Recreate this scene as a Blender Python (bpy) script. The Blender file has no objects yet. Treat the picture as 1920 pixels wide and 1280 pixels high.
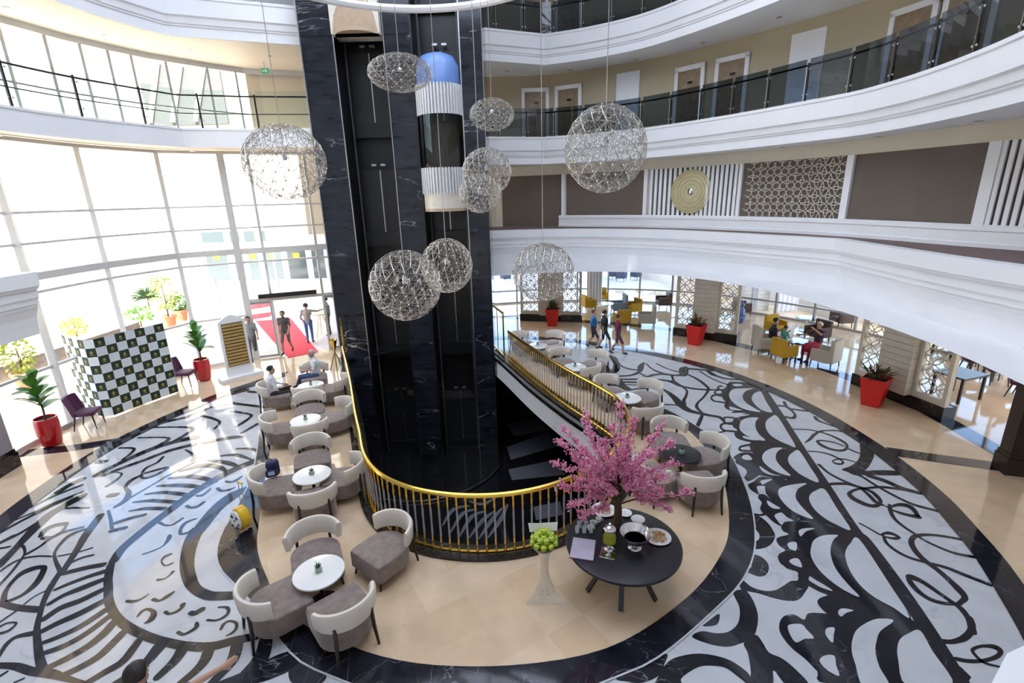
import bpy, math, random
from mathutils import Vector, Matrix
random.seed(7)
SC = bpy.context.scene
C = SC.collection
PI = math.pi

# ------------------------------------------------------------------ camera, sky, sun, exposure
EYE = 5.8                       # eye height above the lobby floor (m)
FPX, PITCH, ROLL = 921.4, 0.288, -0.02766
_f = Vector((0, math.cos(PITCH), -math.sin(PITCH)))
_u = Vector((0, math.sin(PITCH), math.cos(PITCH)))
_r = Vector((1, 0, 0))
RI = _r * math.cos(ROLL) + _u * math.sin(ROLL)
UP = -_r * math.sin(ROLL) + _u * math.cos(ROLL)
cam_d = bpy.data.cameras.new('camera')
cam_d.sensor_width = 36.0
cam_d.lens = FPX / 1920 * 36
cam_d.clip_end = 400
cam = bpy.data.objects.new('camera', cam_d)
m3 = Matrix((RI, UP, -_f)).transposed()
cam.matrix_world = Matrix.Translation((0, 0, EYE)) @ m3.to_4x4()
C.objects.link(cam)
SC.camera = cam

world = bpy.data.worlds.new('sky')
SC.world = world
world.use_nodes = True
wn = world.node_tree
for n in list(wn.nodes): wn.nodes.remove(n)
wo = wn.nodes.new('ShaderNodeOutputWorld')
wb = wn.nodes.new('ShaderNodeBackground')
ws = wn.nodes.new('ShaderNodeTexSky')
ws.sky_type = 'NISHITA'
ws.sun_disc = False
ws.sun_elevation = math.radians(50)
ws.sun_rotation = math.radians(176)
ws.air_density = 1.0; ws.dust_density = 2.5; ws.ozone_density = 1.0
wb.inputs[1].default_value = 0.32
wn.links.new(ws.outputs[0], wb.inputs[0]); wn.links.new(wb.outputs[0], wo.inputs[0])

sun_d = bpy.data.lights.new('sun', 'SUN')
sun_d.energy = 7.0; sun_d.angle = 0.012; sun_d.color = (1, .95, .86)
sun = bpy.data.objects.new('sun', sun_d)
sun.rotation_euler = Vector((-.05, .67, -.74)).to_track_quat('-Z', 'Y').to_euler()
C.objects.link(sun)

SC.view_settings.view_transform = 'Standard'
SC.view_settings.look = 'None'
SC.view_settings.gamma = 1
SC.view_settings.use_curve_mapping = False
SC.view_settings.exposure = 1.92
SC.cycles.max_bounces = 10
SC.cycles.transparent_max_bounces = 24
SC.cycles.sample_clamp_indirect = 6.0

# ------------------------------------------------------------------ helpers
def ray(x, y): return _f + RI * ((x - 960) / FPX) - UP * ((y - 640) / FPX)
def at(x, y, z=0.0):
    d = ray(x, y); t = (z - EYE) / d.z
    return Vector((d.x * t, d.y * t, z))
def aty(x, y, Y):
    d = ray(x, y); t = Y / d.y
    return Vector((d.x * t, Y, EYE + d.z * t))
def lerp(a, b, t): return a + (b - a) * t
def interp(tab, x):
    if x <= tab[0][0]: i = 0
    elif x >= tab[-1][0]: i = len(tab) - 2
    else:
        i = max(k for k in range(len(tab) - 1) if tab[k][0] <= x)
    a, b = tab[i], tab[i + 1]; t = (x - a[0]) / (b[0] - a[0])
    return tuple(lerp(a[k], b[k], t) for k in range(1, len(a)))
def spline(P, n=6, closed=False):
    P = [tuple(p) for p in P]; N = len(P); out = []
    if N < 3 and not closed: return P
    for i in range(N if closed else N - 1):
        if closed: p0, p1, p2, p3 = P[i - 1], P[i], P[(i + 1) % N], P[(i + 2) % N]
        else: p0, p1, p2, p3 = P[max(i - 1, 0)], P[i], P[i + 1], P[min(i + 2, N - 1)]
        for k in range(n):
            t = k / n
            out.append(tuple(.5 * (2 * b + (c - a) * t + (2 * a - 5 * b + 4 * c - d) * t * t + (3 * b - a - 3 * c + d) * t ** 3) for a, b, c, d in zip(p0, p1, p2, p3)))
    if not closed: out.append(P[-1])
    return out
def normals2(P):
    out = []
    for i in range(len(P)):
        a = P[max(i - 1, 0)]; b = P[min(i + 1, len(P) - 1)]
        dx, dy = b[0] - a[0], b[1] - a[1]; L = math.hypot(dx, dy) or 1
        out.append((dy / L, -dx / L))          # right-hand side of travel = towards the atrium
    return out
def offset2(P, d): return [(p[0] + n[0] * d, p[1] + n[1] * d) for p, n in zip(P, normals2(P))]
def resample(P, step):
    out = [P[0]]; acc = 0
    for a, b in zip(P, P[1:]):
        L = math.dist(a, b); t = step - acc
        while t <= L:
            out.append(tuple(lerp(u, v, t / L) for u, v in zip(a, b))); t += step
        acc = L - (t - step)
    return out
def plen(P): return sum(math.dist(a, b) for a, b in zip(P, P[1:]))
def along(P, s):
    for a, b in zip(P, P[1:]):
        L = math.dist(a, b)
        if s <= L: return tuple(lerp(u, v, s / L) for u, v in zip(a, b)), math.atan2(b[1] - a[1], b[0] - a[0])
        s -= L
    a, b = P[-2], P[-1]
    return P[-1], math.atan2(b[1] - a[1], b[0] - a[0])
def clip_cell(poly, x0, x1, y0, y1):
    for ax, lim, sg in ((0, x0, 1), (0, x1, -1), (1, y0, 1), (1, y1, -1)):
        out = []
        for i in range(len(poly)):
            a, b = poly[i - 1], poly[i]; ia = sg * (a[ax] - lim) >= 0; ib = sg * (b[ax] - lim) >= 0
            if ia != ib:
                t = (lim - a[ax]) / (b[ax] - a[ax]); out.append((lerp(a[0], b[0], t), lerp(a[1], b[1], t)))
            if ib: out.append(b)
        poly = out
        if len(poly) < 3: return []
    return poly
def area2(p): return .5 * sum(p[i - 1][0] * p[i][1] - p[i][0] * p[i - 1][1] for i in range(len(p)))

class MB:
    def __init__(s): s.v = []; s.f = []; s.m = []; s.mi = 0
    def add(s, vs, fs, M=None):
        o = len(s.v)
        s.v += [tuple(M @ Vector(v)) if M is not None else tuple(v) for v in vs]
        s.f += [[i + o for i in f] for f in fs]; s.m += [s.mi] * len(fs)
        return s
    def box(s, c, d, rz=0, M=None):
        x, y, z = d[0] / 2, d[1] / 2, d[2] / 2
        vs = [(a, b, e) for e in (-z, z) for a, b in ((-x, -y), (x, -y), (x, y), (-x, y))]
        T = Matrix.Translation(c) @ Matrix.Rotation(rz, 4, 'Z')
        if M is not None: T = M @ T
        return s.add(vs, [(3, 2, 1, 0), (4, 5, 6, 7), (0, 1, 5, 4), (1, 2, 6, 5), (2, 3, 7, 6), (3, 0, 4, 7)], T)
    def beam(s, a, b, w, h=None, up=(0, 0, 1)):
        a, b = Vector(a), Vector(b); d = (b - a); L = d.length
        if L < 1e-6: return s
        d /= L; u = Vector(up)
        if abs(d.dot(u)) > .95: u = Vector((0, 1, 0)) if abs(d.y) < .9 else Vector((1, 0, 0))
        r = d.cross(u).normalized(); u = r.cross(d); h = h or w
        vs = [p + r * (sx * w / 2) + u * (sy * h / 2) for p in (a, b) for sx, sy in ((-1, -1), (1, -1), (1, 1), (-1, 1))]
        return s.add(vs, [(3, 2, 1, 0), (4, 5, 6, 7), (0, 1, 5, 4), (1, 2, 6, 5), (2, 3, 7, 6), (3, 0, 4, 7)])
    def prism(s, P, z0, z1, M=None):
        if area2(P) < 0: P = P[::-1]
        n = len(P)
        vs = [(p[0], p[1], z0) for p in P] + [(p[0], p[1], z1) for p in P]
        return s.add(vs, [list(range(n))[::-1], list(range(n, 2 * n))] + [(i, (i + 1) % n, n + (i + 1) % n, n + i) for i in range(n)], M)
    def flat(s, P, z):
        if area2(P) < 0: P = P[::-1]
        return s.add([(p[0], p[1], z) for p in P], [list(range(len(P)))])
    def pad(s, P, z0, z1, b=.03, M=None, k=3):
        if area2(P) < 0: P = P[::-1]
        n = len(P); cx = sum(p[0] for p in P) / n; cy = sum(p[1] for p in P) / n
        R = max(math.hypot(p[0] - cx, p[1] - cy) for p in P)
        rings = []
        for j in range(k + 1):
            a = j / k * PI / 2; rings.append((b * (1 - math.sin(a)), z0 + b * (1 - math.cos(a))))
        for j in range(k + 1):
            a = j / k * PI / 2; rings.append((b * (1 - math.cos(a)), z1 - b + b * math.sin(a)))
        vs = []
        for ins, z in rings:
            f = 1 - ins / R
            vs += [(cx + (p[0] - cx) * f, cy + (p[1] - cy) * f, z) for p in P]
        fs = [list(range(n))[::-1], list(range((len(rings) - 1) * n, len(rings) * n))]
        for r in range(len(rings) - 1):
            fs += [(r * n + i, r * n + (i + 1) % n, (r + 1) * n + (i + 1) % n, (r + 1) * n + i) for i in range(n)]
        return s.add(vs, fs, M)
    def tube(s, P, r, n=6, closed=False, M=None):
        P = [Vector(p) for p in P]; N = len(P); vs = []; fs = []
        rr = r if isinstance(r, (list, tuple)) else [r] * N
        up = None
        for i in range(N):
            if closed: d = P[(i + 1) % N] - P[i - 1]
            else: d = P[min(i + 1, N - 1)] - P[max(i - 1, 0)]
            d.normalize()
            if up is None: up = Vector((0, 0, 1)) if abs(d.z) < .9 else Vector((1, 0, 0))
            a = d.cross(up)
            if a.length < 1e-4: a = d.cross(Vector((1, .3, .1)))
            a.normalize(); up = a.cross(d)
            for k in range(n):
                t = 2 * PI * k / n; vs.append(P[i] + (a * math.cos(t) + up * math.sin(t)) * rr[i])
        for i in range(N if closed else N - 1):
            j = (i + 1) % N
            fs += [(i * n + k, i * n + (k + 1) % n, j * n + (k + 1) % n, j * n + k) for k in range(n)]
        if not closed: fs += [list(range(n))[::-1], list(range((N - 1) * n, N * n))]
        return s.add(vs, fs, M)
    def lathe(s, prof, n=16, M=None, a0=0, a1=2 * PI):
        full = abs(a1 - a0 - 2 * PI) < 1e-6; m = n if full else n + 1; vs = []; fs = []
        for r, z in prof: vs += [(r * math.cos(a0 + (a1 - a0) * k / n), r * math.sin(a0 + (a1 - a0) * k / n), z) for k in range(m)]
        for i in range(len(prof) - 1):
            for k in range(n):
                k2 = (k + 1) % m if full else k + 1
                fs.append((i * m + k, i * m + k2, (i + 1) * m + k2, (i + 1) * m + k))
        if full:
            if prof[0][0] > 1e-4: fs.append(list(range(n))[::-1])
            if prof[-1][0] > 1e-4: fs.append(list(range((len(prof) - 1) * n, len(prof) * n)))
        return s.add(vs, fs, M)
    def ball(s, c, r, n=10, M=None):
        r = r if isinstance(r, (tuple, list)) else (r, r, r)
        h = max(n // 2, 3)
        T = Matrix.Translation(c) @ Matrix.Diagonal((*r, 1))
        if M is not None: T = M @ T
        return s.lathe([(math.sin(PI * k / h), -math.cos(PI * k / h)) for k in range(h + 1)], n, T)
    def sweep(s, P, prof, closed_prof=False):
        N = normals2(P); vs = []; fs = []; k = len(prof)
        for p, n in zip(P, N): vs += [(p[0] + n[0] * d, p[1] + n[1] * d, z) for d, z in prof]
        for i in range(len(P) - 1):
            for j in range(k if closed_prof else k - 1):
                j2 = (j + 1) % k; fs.append((i * k + j, (i + 1) * k + j, (i + 1) * k + j2, i * k + j2))
        if closed_prof: fs += [list(range(k)), list(range((len(P) - 1) * k, len(P) * k))[::-1]]
        return s.add(vs, fs)
    def ribbon(s, P, z):
        """P: (x, y, width) -> flat band"""
        N = normals2(P)
        vs = []
        for p, n in zip(P, N): vs += [(p[0] + n[0] * p[2] / 2, p[1] + n[1] * p[2] / 2, z), (p[0] - n[0] * p[2] / 2, p[1] - n[1] * p[2] / 2, z)]
        return s.add(vs, [(2 * i, 2 * i + 2, 2 * i + 3, 2 * i + 1) for i in range(len(P) - 1)])
    def mesh(s, name, mats, smooth=False):
        me = bpy.data.meshes.new(name); me.from_pydata(s.v, [], s.f); me.update()
        for m in (mats if isinstance(mats, (list, tuple)) else [mats]): me.materials.append(m)
        if len(me.materials) > 1: me.polygons.foreach_set('material_index', s.m)
        if smooth:
            me.polygons.foreach_set('use_smooth', [True] * len(me.polygons))
            if smooth != 2: me.set_sharp_from_angle(angle=math.radians(42))
        return me
    def build(s, name, mats, parent=None, smooth=False, loc=None, rz=0):
        return link(name, s.mesh(name, mats, smooth), parent, loc, rz)
def link(name, me, parent=None, loc=None, rz=0):
    o = bpy.data.objects.new(name, me); C.objects.link(o)
    if parent is not None: o.parent = parent
    if loc is not None: o.location = loc
    if rz: o.rotation_euler = (0, 0, rz)
    return o
def tag(o, label=None, cat=None, group=None, kind=None):
    if label: o['label'] = label
    if cat: o['category'] = cat
    if group: o['group'] = group
    if kind: o['kind'] = kind
    return o
def thing(name, label, cat, loc=(0, 0, 0), rz=0, group=None):
    o = bpy.data.objects.new(name, None); C.objects.link(o); o.empty_display_size = .1
    o.location = loc; o.rotation_euler = (0, 0, rz)
    return tag(o, label, cat, group)
def struct(o, label=None): return tag(o, label, None, None, 'structure')
def dup(root, loc=None, rz=None, label=None, group=None, parent=None):
    r = root.copy(); C.objects.link(r)
    if parent is not None: r.parent = parent
    if loc is not None: r.location = loc
    if rz is not None: r.rotation_euler = (0, 0, rz)
    if label: r['label'] = label
    if group: r['group'] = group
    for ch in root.children: dup(ch, parent=r)
    return r

# ------------------------------------------------------------------ materials
def newmat(name):
    m = bpy.data.materials.new(name); m.use_nodes = True; nt = m.node_tree
    return m, nt, nt.nodes['Principled BSDF']
def N(nt, t, **kw):
    n = nt.nodes.new('ShaderNode' + t)
    for k, v in kw.items(): setattr(n, k, v)
    return n
def mat(name, col, rough=.5, metal=0, var=.06, scale=6, bump=0, emit=None, spec=.5, coat=0, sheen=0):
    m, nt, b = newmat(name)
    tc = N(nt, 'TexCoord'); nz = N(nt, 'TexNoise'); nz.inputs['Scale'].default_value = scale; nz.inputs['Detail'].default_value = 4
    nt.links.new(tc.outputs['Object'], nz.inputs['Vector'])
    rp = N(nt, 'ValToRGB'); rp.color_ramp.elements[0].position = .3; rp.color_ramp.elements[1].position = .7
    rp.color_ramp.elements[0].color = tuple(max(0, c * (1 - var)) for c in col) + (1,)
    rp.color_ramp.elements[1].color = tuple(min(1, c * (1 + var)) for c in col) + (1,)
    nt.links.new(nz.outputs['Fac'], rp.inputs['Fac']); nt.links.new(rp.outputs['Color'], b.inputs['Base Color'])
    b.inputs['Roughness'].default_value = rough; b.inputs['Metallic'].default_value = metal
    b.inputs['Specular IOR Level'].default_value = spec
    if coat: b.inputs['Coat Weight'].default_value = coat; b.inputs['Coat Roughness'].default_value = .05
    if sheen: b.inputs['Sheen Weight'].default_value = sheen; b.inputs['Sheen Roughness'].default_value = .4
    if bump:
        bp = N(nt, 'Bump'); bp.inputs['Strength'].default_value = bump; bp.inputs['Distance'].default_value = .01
        n2 = N(nt, 'TexNoise'); n2.inputs['Scale'].default_value = scale * 12; nt.links.new(tc.outputs['Object'], n2.inputs['Vector'])
        nt.links.new(n2.outputs['Fac'], bp.inputs['Height']); nt.links.new(bp.outputs['Normal'], b.inputs['Normal'])
    if emit: b.inputs['Emission Color'].default_value = (*emit[0], 1); b.inputs['Emission Strength'].default_value = emit[1]
    return m
def marble(name, base, vein, rough, vscale=1.2, vwidth=.012, cloud=.35, amount=1.0, stretch=(1, 1, 1), vmin=.46):
    m, nt, b = newmat(name)
    g_ = N(nt, 'NewGeometry'); g = N(nt, 'Mapping'); g.inputs['Rotation'].default_value = (.3, .55, 0); g.inputs['Scale'].default_value = stretch
    nt.links.new(g_.outputs['Position'], g.inputs['Vector'])
    n1 = N(nt, 'TexNoise'); n1.inputs['Scale'].default_value = vscale; n1.inputs['Detail'].default_value = 6; n1.inputs['Distortion'].default_value = 1.2
    nt.links.new(g.outputs[0], n1.inputs['Vector'])
    s = N(nt, 'MapRange'); ab = N(nt, 'Math', operation='ABSOLUTE'); sb = N(nt, 'Math', operation='SUBTRACT'); sb.inputs[1].default_value = .5
    nt.links.new(n1.outputs['Fac'], sb.inputs[0]); nt.links.new(sb.outputs[0], ab.inputs[0]); nt.links.new(ab.outputs[0], s.inputs['Value'])
    s.inputs['From Min'].default_value = 0; s.inputs['From Max'].default_value = vwidth; s.inputs['To Min'].default_value = amount; s.inputs['To Max'].default_value = 0
    n3 = N(nt, 'TexNoise'); n3.inputs['Scale'].default_value = vscale * .7; nt.links.new(g.outputs[0], n3.inputs['Vector'])
    th = N(nt, 'MapRange'); th.inputs['From Min'].default_value = vmin; th.inputs['From Max'].default_value = vmin + .15
    nt.links.new(n3.outputs['Fac'], th.inputs['Value'])
    mu = N(nt, 'Math', operation='MULTIPLY'); nt.links.new(s.outputs[0], mu.inputs[0]); nt.links.new(th.outputs[0], mu.inputs[1])
    n2 = N(nt, 'TexNoise'); n2.inputs['Scale'].default_value = 2.2; n2.inputs['Detail'].default_value = 5; nt.links.new(g.outputs[0], n2.inputs['Vector'])
    rp = N(nt, 'ValToRGB'); rp.color_ramp.elements[0].position = .3; rp.color_ramp.elements[1].position = .7
    rp.color_ramp.elements[0].color = tuple(c * (1 - cloud) for c in base) + (1,); rp.color_ramp.elements[1].color = tuple(min(1, c * (1 + cloud)) for c in base) + (1,)
    nt.links.new(n2.outputs['Fac'], rp.inputs['Fac'])
    mx = N(nt, 'Mix', data_type='RGBA'); nt.links.new(mu.outputs[0], mx.inputs['Factor']); nt.links.new(rp.outputs['Color'], mx.inputs['A']); mx.inputs['B'].default_value = (*vein, 1)
    nt.links.new(mx.outputs['Result'], b.inputs['Base Color'])
    b.inputs['Roughness'].default_value = rough
    return m
def glass(name, tint, refl=1.0, ior=1.5):
    m = bpy.data.materials.new(name); m.use_nodes = True; nt = m.node_tree
    for n in list(nt.nodes): nt.nodes.remove(n)
    o = N(nt, 'OutputMaterial'); t = N(nt, 'BsdfTransparent'); t.inputs[0].default_value = (*tint, 1)
    g = N(nt, 'BsdfGlossy'); g.inputs['Roughness'].default_value = 0.0; fr = N(nt, 'Fresnel'); fr.inputs[0].default_value = ior
    mm = N(nt, 'Math', operation='MULTIPLY'); mm.inputs[1].default_value = refl
    mx = N(nt, 'MixShader'); nt.links.new(fr.outputs[0], mm.inputs[0]); nt.links.new(mm.outputs[0], mx.inputs[0])
    nt.links.new(t.outputs[0], mx.inputs[1]); nt.links.new(g.outputs[0], mx.inputs[2]); nt.links.new(mx.outputs[0], o.inputs[0])
    return m
M = {}
M['white'] = mat('white_plaster', (.90, .90, .90), .55, var=.02, scale=1)
M['cream'] = mat('cream_plaster', (.72, .66, .52), .6, var=.03, scale=1)
M['beige_wall'] = mat('beige_wall', (.52, .44, .29), .6, var=.03, scale=1)
M['ceil_warm'] = mat('warm_ceiling', (.88, .77, .58), .6, var=.02, scale=1)  # cream raised and warmed to carry light bounced onto the left soffits
M['taupe'] = mat('taupe_panel', (.155, .122, .095), .7, var=.04, scale=2)
M['tan'] = [marble('tan_marble_%d' % i, c, (.70, .58, .42), .07, 1.6, .02, .10, .35) for i, c in enumerate(((.68, .51, .335), (.65, .48, .31), (.71, .545, .37)))]
M['white_marble'] = marble('white_marble', (.54, .56, .585), (.34, .37, .41), .06, 1.0, .03, .07, .5)
M['black_marble'] = marble('black_marble', (.012, .013, .020), (.30, .31, .34), .06, 1.1, .006, .5, .6)
M['tower_marble'] = marble('tower_marble', (.016, .019, .027), (.70, .70, .74), .10, .55, .010, .45, 1.0, (.7, 1, 2.6), .53)
M['base_marble'] = marble('dark_base_marble', (.016, .014, .013), (.2, .18, .16), .10, 1.5, .01, .4, .5)
M['shaft'] = mat('shaft_black', (.008, .008, .009), .35, var=.2)
M['black'] = mat('black_metal', (.012, .012, .014), .35, var=.1)
M['steel'] = mat('brushed_steel', (.55, .55, .56), .3, 1, var=.05)
M['gold'] = mat('polished_gold', (.80, .52, .10), .22, 1, var=.08)
M['crystal'] = mat('clear_crystal', (.55, .55, .58), .06, 0, var=.5, scale=60, spec=.9); M['crystal'].node_tree.nodes['Principled BSDF'].inputs['Alpha'].default_value = .5
M['taupe_velvet'] = mat('taupe_velvet', (.235, .182, .160), .8, var=.22, scale=9, bump=.15, sheen=.5)
M['cream_leather'] = mat('cream_leather', (.72, .66, .57), .42, var=.03, scale=4)
M['dark_wood'] = mat('dark_wood', (.022, .014, .012), .35, var=.3, scale=8)
M['table_white'] = mat('table_white', (.85, .85, .82), .2, var=.01, coat=.3)
M['table_black'] = mat('table_black', (.012, .012, .015), .3, var=.1)
M['red_gloss'] = mat('red_gloss', (.50, .006, .012), .12, var=.05, coat=.6)
M['red_matte'] = mat('red_planter', (.62, .012, .012), .35, var=.05)
M['soil'] = mat('soil', (.03, .02, .012), .9, var=.4, scale=30)
M['leaf'] = mat('leaf_green', (.085, .23, .035), .35, var=.35, scale=8)
M['leaf_dark'] = mat('leaf_dark', (.03, .075, .025), .4, var=.35, scale=8)
M['leaf_yellow'] = mat('leaf_yellow', (.30, .34, .05), .5, var=.3, scale=8)
M['bark'] = mat('bark', (.075, .045, .025), .8, var=.4, scale=20, bump=.3)
M['purple'] = mat('purple_fabric', (.075, .007, .050), .75, var=.2, scale=10, sheen=.4)
M['yellow'] = mat('mustard_fabric', (.50, .29, .012), .7, var=.08, scale=10)
M['pat_cream'] = mat('patterned_cream_fabric', (.50, .46, .40), .8, var=.35, scale=38)
M['blue_grey'] = mat('blue_grey_fabric', (.22, .30, .38), .75, var=.08)
M['brown'] = mat('brown_leather', (.055, .028, .018), .5, var=.15)
M['terracotta'] = mat('terracotta', (.60, .25, .12), .7, var=.1)
M['carpet_red'] = mat('red_carpet', (.75, .05, .07), .9, var=.06, scale=30)
M['brown_carpet'] = mat('brown_carpet', (.20, .135, .12), .95, var=.25, scale=25)
M['frame'] = mat('white_frame', (.66, .64, .60), .4, var=.02)
M['frame_grey'] = mat('grey_frame', (.42, .42, .43), .35, .4, var=.04)
M['glass'] = glass('clear_glass', (.93, .96, .96), 1.0)
M['glass_dark'] = glass('smoked_glass', (.20, .245, .29), 1.8)
M['glass_green'] = glass('green_glass', (.80, .90, .86), 1.0)
M['screen'] = mat('cream_lattice', (.70, .64, .53), .5, var=.03)
M['stone_white'] = mat('ribbed_cream_stone', (.66, .61, .52), .6, var=.06, scale=3)
M['ext_white'] = mat('exterior_render', (.66, .60, .52), .8, var=.03)
M['paving'] = mat('exterior_paving', (.62, .56, .50), .8, var=.06, scale=2)
M['terrace'] = mat('terrace_tiles', (.60, .64, .70), .35, var=.05, scale=2)
M['brick'] = mat('pink_brick', (.55, .36, .30), .8, var=.15, scale=5)
M['hedge'] = mat('hedge', (.05, .10, .035), .8, var=.5, scale=14)
M['wood'] = mat('oak_door', (.30, .215, .13), .45, var=.2, scale=5)
M['slat_wood'] = mat('golden_slat', (.52, .33, .10), .5, var=.15, scale=8)
M['skin'] = mat('skin', (.50, .29, .20), .55, var=.05)
M['gold_matte'] = mat('champagne_medallion', (.60, .52, .30), .45, .15, var=.06)
M['silver'] = mat('silver', (.75, .75, .76), .12, 1, var=.03)
M['lamp_metal'] = mat('lamp_steel', (.50, .48, .45), .25, 1, var=.05)
M['lamp_led'] = mat('lamp_led', (1, .95, .85), .4, emit=((1, .86, .62), 1.0))
M['bulb'] = mat('downlight', (1, .95, .85), .4, emit=((1, .86, .62), 6))
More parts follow.
